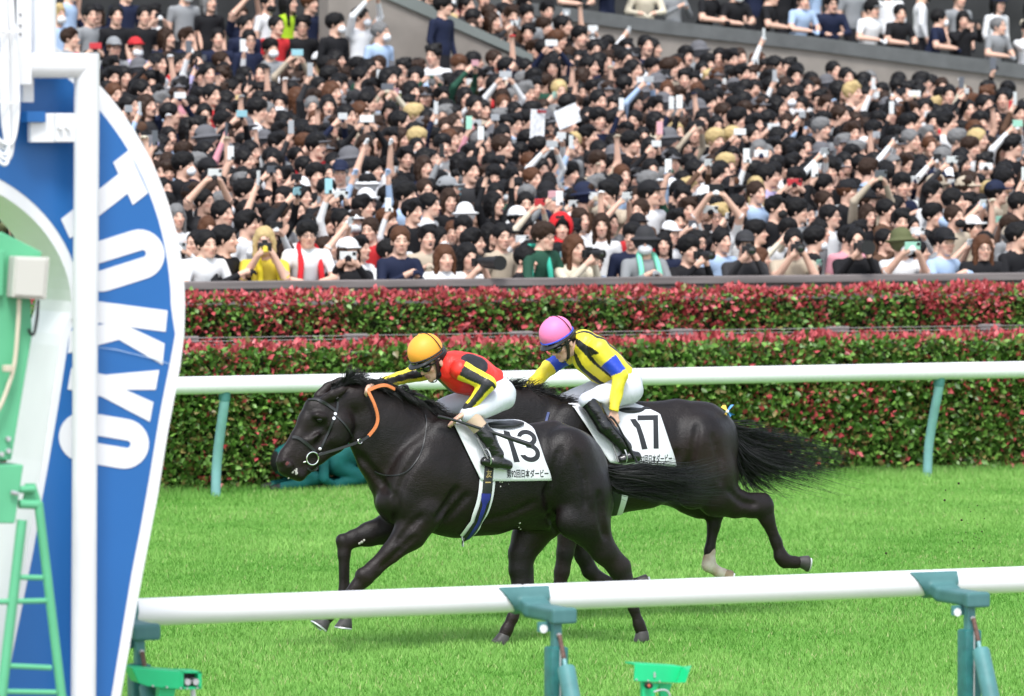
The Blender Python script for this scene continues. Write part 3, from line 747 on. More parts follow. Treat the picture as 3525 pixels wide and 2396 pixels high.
class Horse:
    def __init__(s, Y0, xmid, h=.0125):
        s.Y0 = Y0; s.k = ppm(xmid, Y0); s.h = h; s.prims = []
    def p(s, q, dy=0.): return P(q[0], q[1], s.Y0 + dy)
    def mesh(s, grooves=()):
        pts = np.array([a for pr in s.prims for a in (pr[1], pr[2])]); r = max(max(pr[3], pr[4]) for pr in s.prims)
        S = SDF(pts.min(0) - .25, pts.max(0) + .25, s.h)
        for kind, a, b, ra, rb, k, sy, op in s.prims: S.cap(a, b, ra, rb, k, sy, op)
        s.V, s.F = S.mesh(2)
        if grooves:                       # muscle lines pressed into the first skin
            s.bvh = BVHTree.FromPolygons([tuple(v) for v in s.V], [tuple(map(int, f)) for f in s.F])
            for pts, r, depth in grooves:
                q = [s.hit(p[:2], r * (1 - 2 * depth) / 1.0)[0] for p in catmull([(x, y, 0) for x, y in pts], 4)]
                for a, b in zip(q[:-1], q[1:]):
                    if np.linalg.norm(a - b) < .12: S.cap(a, b, r, r, .035, 1.0, 'sub')
            s.V, s.F = S.mesh(2)
        s.bvh = BVHTree.FromPolygons([tuple(v) for v in s.V], [tuple(map(int, f)) for f in s.F])
        return s.V, s.F
    def ch(s, pts, k=.03, sy=1.0, op='add'):
        """pts: (q, dy, r in photo pixels)"""
        for (q0, d0, r0), (q1, d1, r1) in zip(pts[:-1], pts[1:]):
            s.prims.append(('c', s.p(q0, d0), s.p(q1, d1), r0 / s.k, r1 / s.k, k, sy, op))
    def ball(s, q, dy, r, k=.03, sy=1.0, op='add'):
        a = s.p(q, dy); s.prims.append(('c', a, a + np.array([1e-4, 0, 0]), r / s.k, r / s.k, k, sy, op))
    def hit(s, q, off=.006, dflt=-.1):
        """the point of the near surface seen at photo pixel q, lifted by off"""
        d = ray(*q); d = d / np.linalg.norm(d)
        loc, n, i, dist = s.bvh.ray_cast(Vector(CAM + d * 20), Vector(d))
        if loc is None:
            return s.p(q, dflt), np.array([0, -1.0, 0])
        n = np.array(n); n = n if n @ d < 0 else -n
        return np.array(loc) + n * off, n
def hoof(H, root, q0, q1, dy, r0, r1, shoe=True, matl=None, toe=None):
    a = H.p(q0, dy); b = H.p(q1, dy); r0 /= H.k; r1 /= H.k
    ax = b - a; ax /= np.linalg.norm(ax); t = H.p(toe, dy) - b if toe else np.array([-1., 0, 0]); t = t - ax * (t @ ax); t /= np.linalg.norm(t) + 1e-9; w = np.cross(ax, t)
    V = []; n = 18; prof = [(a - ax * .012, r0 * .9, 0.), (a, r0, 0.0), (a * .5 + b * .5, (r0 + r1) / 2, .18), (b - ax * .004, r1, .35), (b, r1 * .97, .35)]
    for c, r, ex in prof:
        for k in range(n):
            A = 2 * math.pi * k / n; e = 1 + (ex if math.cos(A) > 0 else -.1 * ex)
            V.append(c + t * (r * e * math.cos(A)) + w * r * .95 * math.sin(A))
    F = [(i * n + k, i * n + (k + 1) % n, i * n + n + (k + 1) % n, i * n + n + k) for i in range(len(prof) - 1) for k in range(n)] + [tuple(range(n)), tuple((len(prof) - 1) * n + k for k in range(n))]
    m = MB(); m.add(V, F); o = m.build('hoof', matl or M_hoof, root, True)
    if shoe:
        pts = []
        for k in range(15):
            A = -2.25 + 4.5 * k / 14; e = 1.33 if math.cos(A) > 0 else 1.0
            pts.append(b + ax * .004 + t * (r1 * .93 * e * math.cos(A)) + w * r1 * .9 * math.sin(A))
        m = MB(); m.tube(pts, .0075, 6); m.build('shoe', M_shoe, o, True)
def strands(roots, paths, n, w0, rng, spread=.02, lenv=(.6, 1.0), parent=None, name='mane', curl=.02, seg=9, m=None, taper=.15):
    """hair: tapering strands that leave a root curve and follow one of several guide paths (offsets from the root)"""
    V = []; F = []; R = catmull(roots, 8); R = np.array(R); NC = max(8, n // 14); CO = rng.normal(0, spread, (NC, 3)); CP = rng.random((NC, 3)) * 6.28; CU = rng.random(NC) * (len(R) - 1.001); CG = rng.normal(0, .3, NC)
    for i in range(n):
        ci = rng.integers(NC); u = float(np.clip(CU[ci] + rng.normal(0, .5), 0, len(R) - 1.002)); k = int(u); base = R[k] + (R[k + 1] - R[k]) * (u - k)
        f = u / (len(R) - 1)
        # blend guide paths along the root curve, with wander between neighbours
        g = np.clip(f * (len(paths) - 1) + CG[ci] + rng.normal(0, .10), 0, len(paths) - 1.001); gi = int(g); gp = np.array(paths[gi]) * (1 - (g - gi)) + np.array(paths[min(gi + 1, len(paths) - 1)]) * (g - gi)
        L = lenv[0] + (lenv[1] - lenv[0]) * rng.random()
        c = catmull([base] + [base + q for q in gp], max(2, seg // len(gp) + 1)); c = np.array(c); c = c[:max(3, int(len(c) * L))]
        s = np.linspace(0, 1, len(c)); j = CO[ci] + rng.normal(0, spread * .28, 3); ph = CP[ci] + rng.normal(0, .35, 3)
        c = c + s[:, None] ** 1.3 * j + curl * (s ** 1.2)[:, None] * np.sin(5.5 * s[:, None] * .9 + ph)
        c[0] = base + rng.normal(0, .006, 3)
        w = w0 * (.6 + .8 * rng.random()); t = np.gradient(c, axis=0); t /= np.linalg.norm(t, axis=1, keepdims=True) + 1e-9
        a = rng.normal(size=3); u1 = np.cross(t, a); u1 /= np.linalg.norm(u1, axis=1, keepdims=True) + 1e-9; u2 = np.cross(t, u1)
        n0 = len(V); m_ = len(c)
        for q in range(m_):
            r = w * (1 - (1 - taper) * s[q] ** 1.5)
            for z in range(3):
                A = 2.094 * z; V.append(c[q] + r * (math.cos(A) * u1[q] + .6 * math.sin(A) * u2[q]))
        for q in range(m_ - 1):
            for z in range(3):
                F.append((n0 + q * 3 + z, n0 + q * 3 + (z + 1) % 3, n0 + q * 3 + 3 + (z + 1) % 3, n0 + q * 3 + 3 + z))
    me = npmesh(name, np.array(V), np.array(F), [m or M_hair]); return link(name, me, parent)
def strap(H, root, pts, w, name, m, th=.004, off=.004, n=6, smoothn=True):
    q = catmull([(x, y, 0) for x, y in pts], n); A = [H.hit((p[0], p[1]), off) for p in q]
    P_ = np.array([a[0] for a in A]); N_ = np.array([a[1] for a in A])
    if smoothn:
        for _ in range(2):
            P_[1:-1] = .25 * P_[:-2] + .5 * P_[1:-1] + .25 * P_[2:]; N_[1:-1] = .25 * N_[:-2] + .5 * N_[1:-1] + .25 * N_[2:]
    mb = MB(); mb.ribbon(P_, N_, w, th); return mb.build(name, m, root, True)
def text_mesh(txt, bold=0.0):
    cu = bpy.data.curves.new('txt', 'FONT'); cu.body = txt; cu.size = 1.0; cu.offset = bold; cu.resolution_u = 4
    o = bpy.data.objects.new('txt', cu); COL.objects.link(o)
    dg = bpy.context.evaluated_depsgraph_get(); me = bpy.data.meshes.new_from_object(o.evaluated_get(dg))
    bm = bmesh.new(); bm.from_mesh(me); bpy.data.objects.remove(o); bpy.data.curves.remove(cu); bpy.data.meshes.remove(me)
    bmesh.ops.triangulate(bm, faces=bm.faces)
    for _ in range(3):
        L = [e for e in bm.edges if e.calc_length() > .22]
        if L: bmesh.ops.subdivide_edges(bm, edges=L, cuts=1); bmesh.ops.triangulate(bm, faces=bm.faces)
    bm.verts.ensure_lookup_table()
    V = np.array([v.co[:] for v in bm.verts]); F = [[v.index for v in f.verts] for f in bm.faces]; bm.free()
    lo = V.min(0); hi = V.max(0); V = (V - lo) / (hi - lo + 1e-9); return V[:, :2], F
def print_on(surf, root, txt, quad, name, m, bold=0.0, off=.0):
    """flat print: glyphs mapped into a pixel quad (bl, br, tr, tl) and laid on surface function surf(q)->(point, normal)"""
    uv, F = text_mesh(txt, bold); q = np.array(quad, float)
    px = ((1 - uv[:, 0]) * (1 - uv[:, 1]))[:, None] * q[0] + (uv[:, 0] * (1 - uv[:, 1]))[:, None] * q[1] + (uv[:, 0] * uv[:, 1])[:, None] * q[2] + ((1 - uv[:, 0]) * uv[:, 1])[:, None] * q[3]
    V = []
    for x in px:
        a, n = surf(x); V.append(a + n * off)
    mb = MB(); mb.add(V, F); return mb.build(name, m, root, recalc=False)
def saddle_cloth(H, root, top, bottom, name='saddle_cloth', off=.016, nu=26, nv=18):
    """white number cloth: top and bottom edges as pixel polylines; near side on the coat, mirrored to the far side, joined over the back"""
    T = np.array(catmull([(x, y, 0) for x, y in top], 8)); B = np.array(catmull([(x, y, 0) for x, y in bottom], 8))
    def rs(q, n):
        d = np.r_[0, np.cumsum(np.linalg.norm(np.diff(q, axis=0), axis=1))]; t = np.linspace(0, d[-1], n); return np.stack([np.interp(t, d, q[:, 0]), np.interp(t, d, q[:, 1])], 1)
    T = rs(T, nu); B = rs(B, nu); V = np.zeros((nu, nv, 3))
    for i in range(nu):
        for j in range(nv):
            q = T[i] + (B[i] - T[i]) * j / (nv - 1); V[i, j] = H.hit(q, off)[0]
    for _ in range(4):
        W = V.copy(); W[1:-1, 1:-1] = .2 * (V[1:-1, 1:-1] + V[:-2, 1:-1] + V[2:, 1:-1] + V[1:-1, :-2] + V[1:-1, 2:])
        W[0, 1:-1] = .5 * V[0, 1:-1] + .25 * (V[0, :-2] + V[0, 2:]); W[-1, 1:-1] = .5 * V[-1, 1:-1] + .25 * (V[-1, :-2] + V[-1, 2:])
        W[1:-1, 0] = .5 * V[1:-1, 0] + .25 * (V[:-2, 0] + V[2:, 0]); W[1:-1, -1] = .5 * V[1:-1, -1] + .25 * (V[:-2, -1] + V[2:, -1]); V = W
    near = V; far = V.copy(); far[..., 1] = 2 * H.Y0 - far[..., 1]
    rows = [near[:, j] for j in range(nv - 1, -1, -1)]
    for t in (.2, .4, .6, .8):
        m = near[:, 0] * (1 - t) + far[:, 0] * t; m = m + np.array([0, 0, 1]) * (4 * t * (1 - t) * .03); rows.append(m)
    rows += [far[:, j] for j in range(nv)]
    G_ = np.array(rows); nr = len(rows); VV = G_.reshape(-1, 3)
    F = [(r * nu + i, r * nu + i + 1, r * nu + nu + i + 1, r * nu + nu + i) for r in range(nr - 1) for i in range(nu - 1)]
    o = link(name, npmesh(name, VV, np.array(F), [M_cloth]), root)
    s = o.modifiers.new('thick', 'SOLIDIFY'); s.thickness = .005; s.offset = 0
    bv = BVHTree.FromPolygons([tuple(v) for v in VV], F)
    def surf(q):
        d = ray(*q); d = d / np.linalg.norm(d); loc, n, i, dist = bv.ray_cast(Vector(CAM + d * 20), Vector(d))
        if loc is None: return H.hit(q, off + .004)
        n = np.array(n); n = n if n @ d < 0 else -n; return np.array(loc) + n * .0045, n
    return o, surf

# ------------------------------------------------------------------ the leading horse
YH13 = G(1722, 2222, 0.0)[1] - .10
A = Horse(YH13, 1700)
def build_13():
    H = A
    # trunk
    H.ch([(c1(905, 640), 0, 168), (c1(1060, 640), 0, 188), (c1(1250, 632), 0, 183), (c1(1420, 606), 0, 162), (c1(1580, 580), 0, 152)], .05, .66)
    H.ch([(c1(1010, 380), 0, 52), (c1(1250, 400), 0, 50)], .06, .6)
    H.ball((1952, 1622), 0, 146, .05, .78)
    H.ch([(c1(1500, 400), 0, 40), ((1900, 1500), 0, 42), ((1985, 1545), 0, 42), ((2050, 1612), 0, 30)], .06, .9)
    # hindquarters, near and far
    H.ch([((1945, 1585), -.11, 118), ((2005, 1700), -.13, 103), ((2020, 1795), -.15, 80), ((2078, 1895), -.15, 45), ((2128, 1955), -.14, 36), ((2150, 2010), -.14, 27), ((2181, 2093), -.13, 18), ((2200, 2150), -.13, 19), ((2208, 2174), -.13, 23)], .025, .72)
    H.ch([((2040, 1640), -.09, 55), ((2058, 1740), -.10, 52), ((2050, 1810), -.13, 46)], .03, .8)     # hamstrings
    H.ball((1975, 1790), -.17, 66, .03, .7)                                                          # stifle
    H.ch([((2108, 1895), -.15, 18), ((2150, 1945), -.14, 20), ((2162, 1985), -.14, 18)], .02, .7)    # point of hock
    H.ch([((1925, 1640), .12, 118), ((1878, 1760), .14, 92), ((1822, 1850), .15, 62), ((1797, 1905), .14, 48), ((1791, 1960), .13, 40), ((1796, 2015), .12, 34), ((1788, 2065), .11, 24), ((1764, 2128), .10, 19), ((1745, 2168), .10, 20), ((1735, 2188), .10, 22)], .025, .72)
    H.ch([((1820, 1965), .13, 18), ((1822, 2010), .12, 18)], .02, .7)
    H.ch([(c1(1440, 850), .0, 40), (c1(1540, 850), .0, 36)], .05, .9)                              # sheath
    # shoulder, breast, neck
    H.ch([(c1(985, 430), -.12, 80), (c1(880, 600), -.15, 96), (c1(790, 740), -.16, 80)], .07, .55)
    H.ch([(c1(985, 430), .12, 80), (c1(880, 600), .15, 96), (c1(790, 740), .16, 80)], .035, .55)
    H.ch([(c1(740, 650), 0, 84), (c1(740, 740), 0, 82)], .05, .95)
    H.ch([(c1(690, 760), -.09, 46), (c1(730, 810), -.09, 40)], .025, .9); H.ch([(c1(690, 760), .09, 46), (c1(730, 810), .09, 40)], .025, .9)
    H.ch([(c1(590, 290), -.03, 84), (c1(690, 390), -.02, 118), (c1(790, 470), 0, 145), (c1(900, 560), 0, 170)], .05, .44)
    H.ch([(c1(560, 170), -.02, 26), (c1(720, 212), -.01, 32), (c1(880, 285), 0, 36), (c1(1010, 350), 0, 42)], .05, .7)   # crest
    H.ch([(c1(530, 420), -.03, 34), (c1(600, 540), -.02, 40), (c1(660, 640), 0, 50)], .04, .8)     # throat
    # triceps, forearm muscles
    H.ch([(c1(960, 640), -.17, 84), (c1(900, 800), -.16, 66)], .03, .55); H.ch([(c1(960, 640), .17, 84), (c1(900, 800), .16, 66)], .03, .55)
    # forelegs
    H.ch([(c1(880, 800), -.15, 78), (lA(1300, 430), -.15, 58), (lA(1090, 640), -.15, 35), (lA(900, 820), -.14, 29), (lA(812, 905), -.14, 30), (lA(722, 1010), -.13, 24), (lA(560, 1180), -.12, 19), (lA(455, 1275), -.12, 23), (lA(400, 1345), -.12, 19), (lA(375, 1375), -.12, 21)], .02, .78)
    H.ch([(lA(1290, 350), .14, 70), (lA(1080, 375), .14, 55), (lA(850, 440), .14, 41), (lA(680, 490), .14, 29), (lA(590, 535), .14, 27), (lA(583, 660), .13, 21), (lA(585, 1050), .13, 19.5), (lA(590, 1230), .13, 24), (lA(597, 1320), .13, 19), (lA(600, 1360), .13, 21)], .02, .78)
    H.ball(lA(555, 500), .14, 20, .02); H.ball(lA(775, 880), -.14, 22, .02)
    # head
    dh = -.04
    H.ch([(hd(720, 700), dh, 72), (hd(600, 850), dh, 66), (hd(450, 1010), dh, 55), (hd(330, 1140), dh, 46), (hd(245, 1225), dh, 43)], .03, .52)
    H.ch([(hd(500, 520), dh, 26), (hd(430, 680), dh, 24), (hd(330, 890), dh, 20), (hd(190, 1110), dh, 20), (hd(140, 1190), dh, 18)], .03, .95)   # face bones
    H.ch([(hd(790, 540), dh, 50), (hd(640, 590), dh, 52)], .04, .75); H.ch([(hd(880, 430), dh, 36), (hd(980, 420), dh + .01, 40), (hd(1080, 420), dh + .01, 44)], .04, .8)
    H.ch([(hd(820, 740), dh - .02, 56), (hd(790, 880), dh - .02, 52)], .025, .85)        # cheek
    H.ch([(hd(790, 1010), dh, 22), (hd(600, 1140), dh, 18), (hd(440, 1270), dh, 17), (hd(360, 1340), dh, 18)], .03, 1.2)   # jaw
    H.ch([(hd(300, 1330), dh, 22), (hd(350, 1360), dh, 20)], .02, 1.4)                   # chin
    H.ch([(hd(160, 1285), dh, 18), (hd(240, 1330), dh, 15)], .015, 1.5)                  # upper lip
    H.ch([(hd(560, 630), dh - .075, 13), (hd(640, 650), dh - .08, 12)], .02)              # brow
    H.ch([(hd(450, 930), dh - .05, 10), (hd(560, 860), dh - .07, 12)], .03)               # facial crest
    H.ch([(hd(165, 1190), dh - .045, 14), (hd(230, 1240), dh - .05, 15)], .015)           # nostril flare
    H.ball(hd(205, 1212), dh - .085, 13, .008, 1.0, 'sub')
    H.ch([(hd(310, 1290), dh - .06, 3), (hd(250, 1345), dh - .06, 3)], .01, 2.5, 'sub')
    H.ball(hd(597, 700), dh - .105, 9, .01, 1.0, 'sub')
    # ears laid back
    H.ch([(hd(660, 440), dh - .055, 17), (hd(760, 385), dh - .075, 19), (hd(870, 330), dh - .075, 14), (hd(965, 282), dh - .07, 3)], .010, .7)
    H.ch([(hd(580, 400), dh + .05, 18), (hd(700, 300), dh + .065, 20), (hd(850, 225), dh + .06, 17), (hd(990, 188), dh + .05, 4)], .010, .75)
    gr = [([c1(1060, 690), c1(1010, 770), c1(960, 840)], .016, .35), ([c1(880, 470), c1(790, 600), c1(735, 730)], .014, .15),
          ([c1(530, 500), c1(620, 600), c1(690, 700)], .014, .35), ([c1(735, 720), c1(740, 800), c1(730, 850)], .012, .5), ([c1(1120, 720), c1(1050, 800), c1(985, 870)], .014, .3),
          ([(1880, 1690), (1895, 1770), (1925, 1840)], .016, .45), ([(1985, 1560), (2010, 1650), (2015, 1740)], .014, .3), ([(2062, 1700), (2070, 1790), (2085, 1850)], .012, .35), ([(1930, 1545), (1900, 1640), (1885, 1700)], .014, .25),
          ([lA(1420, 250), lA(1300, 360), lA(1180, 520)], .010, .4), ([lA(1330, 480), lA(1150, 660), lA(1000, 800)], .008, .35), ([hd(470, 870), hd(560, 800), hd(640, 770)], .008, .3), ([hd(560, 1000), hd(640, 900), hd(700, 820)], .008, .3), ([c1(1180, 860), c1(1330, 830), c1(1480, 760)], .012, .2)]
    V, F = H.mesh(gr)
    root = empty('racehorse', (V[:, 0].mean(), YH13, 0), 'dark bay racehorse in front at full gallop wearing cloth number 13', 'horse')
    H.root = root
    link('body', npmesh('body', V, F, [M_coat]), root)
    # eye, nostril, foam
    e, n = H.hit(hd(597, 697), -.012); m = MB(); m.lathe([(.001, -.025), (.014, -.021), (.022, -.010), (.025, 0), (.022, .010), (.014, .021), (.001, .025)], e + n * .002, n, 16); m.build('eye', M_eye, root, True)
    a, n = H.hit(hd(205, 1212), .002); m = MB(); m.lathe([(.001, -.006), (.012, -.005), (.014, -.001), (.001, .001)], a, n, 14); m.build('nostril', M_nostril, root, True)
    fm = np.random.default_rng(11); m = MB()
    for k in range(11):
        t = fm.random(); q = hd(325 - 120 * t + fm.normal(0, 12), 1300 + 80 * t + fm.normal(0, 16)); a, n = H.hit(q, -.002)
        r = .006 + .008 * fm.random(); m.lathe([(.001, -.003), (r * .8, -.002), (r, 0), (r * .7, .003), (.001, .004)], a, (n + fm.normal(0, .3, 3)), 8)
    fo = m.build('mouth_foam', M_foam, root, True); fo['kind'] = 'stuff'
    # hooves
    hoof(H, root, lA(372, 1380), lA(322, 1450), -.12, 21, 29, toe=lA(195, 1430))
    hoof(H, root, lA(602, 1365), lA(590, 1455), .13, 21, 27, toe=lA(500, 1475))
    hoof(H, root, (2210, 2178), (2212, 2206), -.13, 23, 26, False, toe=(2190, 2206))
    hoof(H, root, (1733, 2190), (1722, 2220), .10, 22, 26, False, toe=(1700, 2220))
    # mane and tail
    rg = np.random.default_rng(5)
    cr = [H.p(c1(*q), d) for q, d in (((440, 128), -.04), ((500, 128), -.03), ((560, 140), -.025), ((640, 155), -.02), ((720, 180), -.015), ((800, 215), -.01), ((880, 255), 0), ((960, 300), 0), ((1010, 325), 0))]
    g = lambda *q: [np.array([a / 1000., b / 1000., c / 1000.]) for a, b, c in q]
    strands(cr, [g((30, -20, 60), (80, -30, 90), (120, -50, 60)), g((40, -40, 40), (90, -60, 30), (140, -80, -20)), g((40, -50, 30), (90, -90, 0), (150, -110, -50)), g((40, -40, 25), (100, -70, -5), (170, -90, -50)), g((40, -30, 20), (100, -50, -10), (170, -60, -45))], 1500, .0034, rg, .026, (.5, 1), root, 'mane', .012)
    strands(cr, [g((30, 30, 50), (80, 40, 60), (130, 50, 40)), g((40, 40, 30), (90, 60, 10), (140, 80, -40)), g((40, 40, 25), (100, 60, 0), (150, 80, -40))], 300, .004, rg, .022, (.5, 1), root, 'mane', .012)
    strands([H.p(hd(640, 380), dh), H.p(hd(760, 320), dh), H.p(hd(900, 260), dh)], [g((20, 0, 20), (60, -10, 40), (100, -20, 50)), g((30, 0, 20), (70, -10, 40), (120, -20, 60)), g((30, 0, 30), (70, 0, 60), (110, -10, 90))], 130, .0035, rg, .02, (.5, 1), root, 'forelock', .012)
    # hogged tail bone plus long hair streaming back
    dk = [H.p((2035, 1590), 0), H.p((2058, 1606), 0), H.p((2085, 1640), 0)]
    def pth(pts, ref): r0 = H.p(ref, 0); return [H.p(q, d) - r0 for q, d in pts]
    top = pth([((2120, 1612), 0), ((2230, 1608), 0), ((2360, 1622), .04), ((2500, 1580), .08)], (2050, 1592))
    mid = pth([((2130, 1650), 0), ((2250, 1655), 0), ((2380, 1668), .03), ((2500, 1660), .05)], (2062, 1612))
    bot = pth([((2120, 1690), -.02), ((2220, 1700), 0), ((2350, 1715), .03), ((2480, 1715), .05)], (2078, 1640))
    strands(dk, [top, mid, bot], 950, .0034, rg, .042, (.55, 1.02), root, 'tail', .022, 14)
    strands(dk, [top, mid, bot], 120, .003, rg, .085, (.6, 1.0), root, 'tail', .035, 14)
    return root
R13 = build_13()

# ------------------------------------------------------------------ the second horse
YH17 = YH13 + 1.40
B = Horse(YH17, 2200)
def build_17():
    H = B
    H.ch([((1985, 1590), 0, 158), ((2090, 1588), 0, 178), ((2210, 1575), 0, 170), ((2320, 1545), 0, 152), ((2400, 1530), 0, 142)], .05, .66)
    H.ch([((1955, 1440), 0, 50), ((2190, 1455), 0, 48)], .06, .6)
    H.ball((2405, 1530), 0, 138, .05, .8)
    H.ch([((2200, 1430), 0, 40), ((2330, 1428), 0, 42), ((2430, 1446), 0, 42), ((2492, 1478), 0, 28)], .06, .9)
    # near hind, pushed out behind
    H.ch([((2405, 1530), -.11, 118), ((2440, 1630), -.13, 100), ((2470, 1705), -.14, 74), ((2530, 1732), -.14, 50), ((2592, 1742), -.14, 40), ((2628, 1744), -.14, 36), ((2640, 1785), -.14, 26), ((2672, 1865), -.13, 19), ((2688, 1915), -.13, 23), ((2702, 1932), -.13, 22), ((2735, 1936), -.13, 19), ((2752, 1936), -.13, 20)], .025, .72)
    H.ch([((2480, 1560), -.09, 52), ((2500, 1640), -.10, 42), ((2495, 1690), -.12, 38)], .03, .8)
    H.ball((2385, 1688), -.16, 66, .03, .7)
    H.ch([((2600, 1716), -.14, 20), ((2632, 1714), -.14, 18)], .02, .7)
    # far hind, vertical, white sock
    H.ch([((2390, 1560), .12, 115), ((2380, 1660), .14, 92), ((2405, 1716), .14, 64), ((2445, 1748), .14, 40), ((2460, 1768), .14, 32), ((2457, 1810), .13, 22), ((2443, 1893), .13, 18), ((2440, 1928), .13, 20)], .025, .75)
    H.ch([((2300, 1690), .05, 50), ((2370, 1712), .1, 52), ((2410, 1740), .12, 40)], .04, .8)
    # shoulder, neck, head (mostly behind the leader)
    for sg in (-1, 1):
        H.ch([((1960, 1470), sg * .12, 78), ((1905, 1570), sg * .15, 90), ((1850, 1650), sg * .15, 74)], .035, .55)
        H.ch([((1960, 1600), sg * .16, 80), ((1960, 1700), sg * .15, 60)], .03, .55)
    H.ch([((1830, 1600), 0, 80), ((1830, 1660), 0, 76)], .05, .95)
    H.ch([((1668, 1440), -.0, 74), ((1745, 1450), 0, 104), ((1820, 1480), 0, 128), ((1905, 1530), 0, 150)], .05, .46)
    H.ch([((1670, 1378), 0, 24), ((1760, 1372), 0, 30), ((1850, 1392), 0, 34), ((1950, 1425), 0, 40)], .05, .7)
    H.ch([((1650, 1470), 0, 66), ((1600, 1550), 0, 54), ((1560, 1610), 0, 42), ((1535, 1650), 0, 38)], .03, .55)
    H.ch([((1700, 1500), 0, 50), ((1660, 1540), 0, 44)], .03, .6)
    H.ch([((1655, 1400), -.05, 14), ((1690, 1375), -.05, 3)], .012); H.ch([((1640, 1395), .05, 14), ((1675, 1370), .05, 3)], .012)
    # forelegs: one straight down, one folded back
    H.ch([((1975, 1720), -.14, 66), ((1962, 1800), -.14, 46), ((1946, 1900), -.14, 30), ((1934, 1970), -.13, 27), ((1928, 2005), -.13, 21), ((1920, 2050), -.12, 17), ((1915, 2068), -.12, 20)], .02, .78)
    H.ch([((1985, 1730), .13, 66), ((1985, 1830), .13, 42), ((2008, 1912), .13, 31), ((2030, 1965), .13, 27), ((2060, 1993), .13, 25), ((2120, 2010), .13, 18), ((2168, 2012), .13, 20), ((2195, 2004), .13, 18)], .02, .78)
    gr = [([(2330, 1560), (2325, 1640), (2350, 1720)], .016, .4), ([(2455, 1500), (2475, 1580), (2480, 1660)], .014, .3), ([(2400, 1470), (2385, 1560), (2360, 1620)], .014, .25), ([(2510, 1690), (2560, 1730), (2600, 1735)], .009, .35), ([(1905, 1480), (1880, 1560), (1860, 1620)], .014, .3)]
    V, F = H.mesh(gr)
    root = empty('racehorse', (V[:, 0].mean(), YH17, 0), 'black racehorse close behind with one white sock and cloth number 17', 'horse'); H.root = root
    link('body', npmesh('body', V, F, [M_coat]), root)
    # sock
    S = SDF(H.p((2400, 2010), .05) - .05, H.p((2540, 1840), .22) + .05, .008)
    for a, b, ra, rb in (((2446, 1880), (2441, 1925), 16, 20), ((2441, 1925), (2440, 1945), 23, 25), ((2440, 1945), (2470, 1968), 24, 18), ((2470, 1968), (2490, 1975), 18, 20)): S.cap(H.p(a, .13), H.p(b, .13), ra / H.k, rb / H.k, .015, .85)
    S.cap(H.p((2453, 1872), .125), H.p((2452, 1900), .12), 4 / H.k, 13 / H.k, .01)
    v, f = S.mesh(2); link('sock', npmesh('sock', v, f, [M_sock]), root)
    hoof(H, root, (2490, 1975), (2515, 1985), .13, 18, 23, True, mat('pale_hoof', (.30, .22, .14), .5, .4, noise=.3, nscale=20), toe=(2505, 2010))
    hoof(H, root, tl(1925, 915), tl(2000, 918), -.13, 20, 25, toe=tl(2010, 960))
    hoof(H, root, (1913, 2070), (1906, 2094), -.12, 20, 24, toe=(1880, 2094)); hoof(H, root, (2198, 2004), (2226, 1998), .13, 18, 23, toe=(2230, 2030))
    rg = np.random.default_rng(6); g = lambda *q: [np.array([a / 1000., b / 1000., c / 1000.]) for a, b, c in q]
    cr = [H.p(q, 0) for q in ((1690, 1365), (1760, 1352), (1830, 1368), (1900, 1398), (1960, 1412), (2000, 1412))]
    strands(cr, [g((20, -10, 60), (70, -30, 80), (130, -50, 60)), g((30, -20, 50), (90, -40, 60), (140, -60, 20)), g((30, -30, 40), (80, -60, 30), (130, -70, -10)), g((20, -20, 25), (60, -40, 20), (110, -60, -10))], 1300, .0034, rg, .03, (.5, 1), root, 'mane', .018)
    dk = [H.p((2478, 1452), 0), H.p((2500, 1462), 0), H.p((2520, 1500), 0)]
    def pth(pts, ref): r0 = H.p(ref, 0); return [H.p(q, d) - r0 for q, d in pts]
    top = pth([((2570, 1478), 0), ((2670, 1505), 0), ((2800, 1535), .04), ((2960, 1600), .08)], (2490, 1455))
    mid = pth([((2575, 1530), 0), ((2670, 1555), 0), ((2800, 1572), .03), ((2960, 1592), .06)], (2500, 1465))
    bot = pth([((2560, 1570), -.02), ((2625, 1610), 0), ((2740, 1640), .03), ((2860, 1680), .05)], (2512, 1490))
    low = pth([((2545, 1600), -.02), ((2570, 1650), 0), ((2600, 1690), .02), ((2625, 1715), .03)], (2520, 1500))
    strands(dk, [top, mid, bot, low], 950, .0033, rg, .05, (.5, 1.02), root, 'tail', .025, 14)
    strands(dk, [top, mid, bot, low], 220, .0030, rg, .10, (.6, 1.08), root, 'tail', .045, 14)
    strands(dk[1:], [low, low], 160, .0032, rg, .05, (.6, 1.2), root, 'tail', .03, 14)
    return root
R17 = build_17()
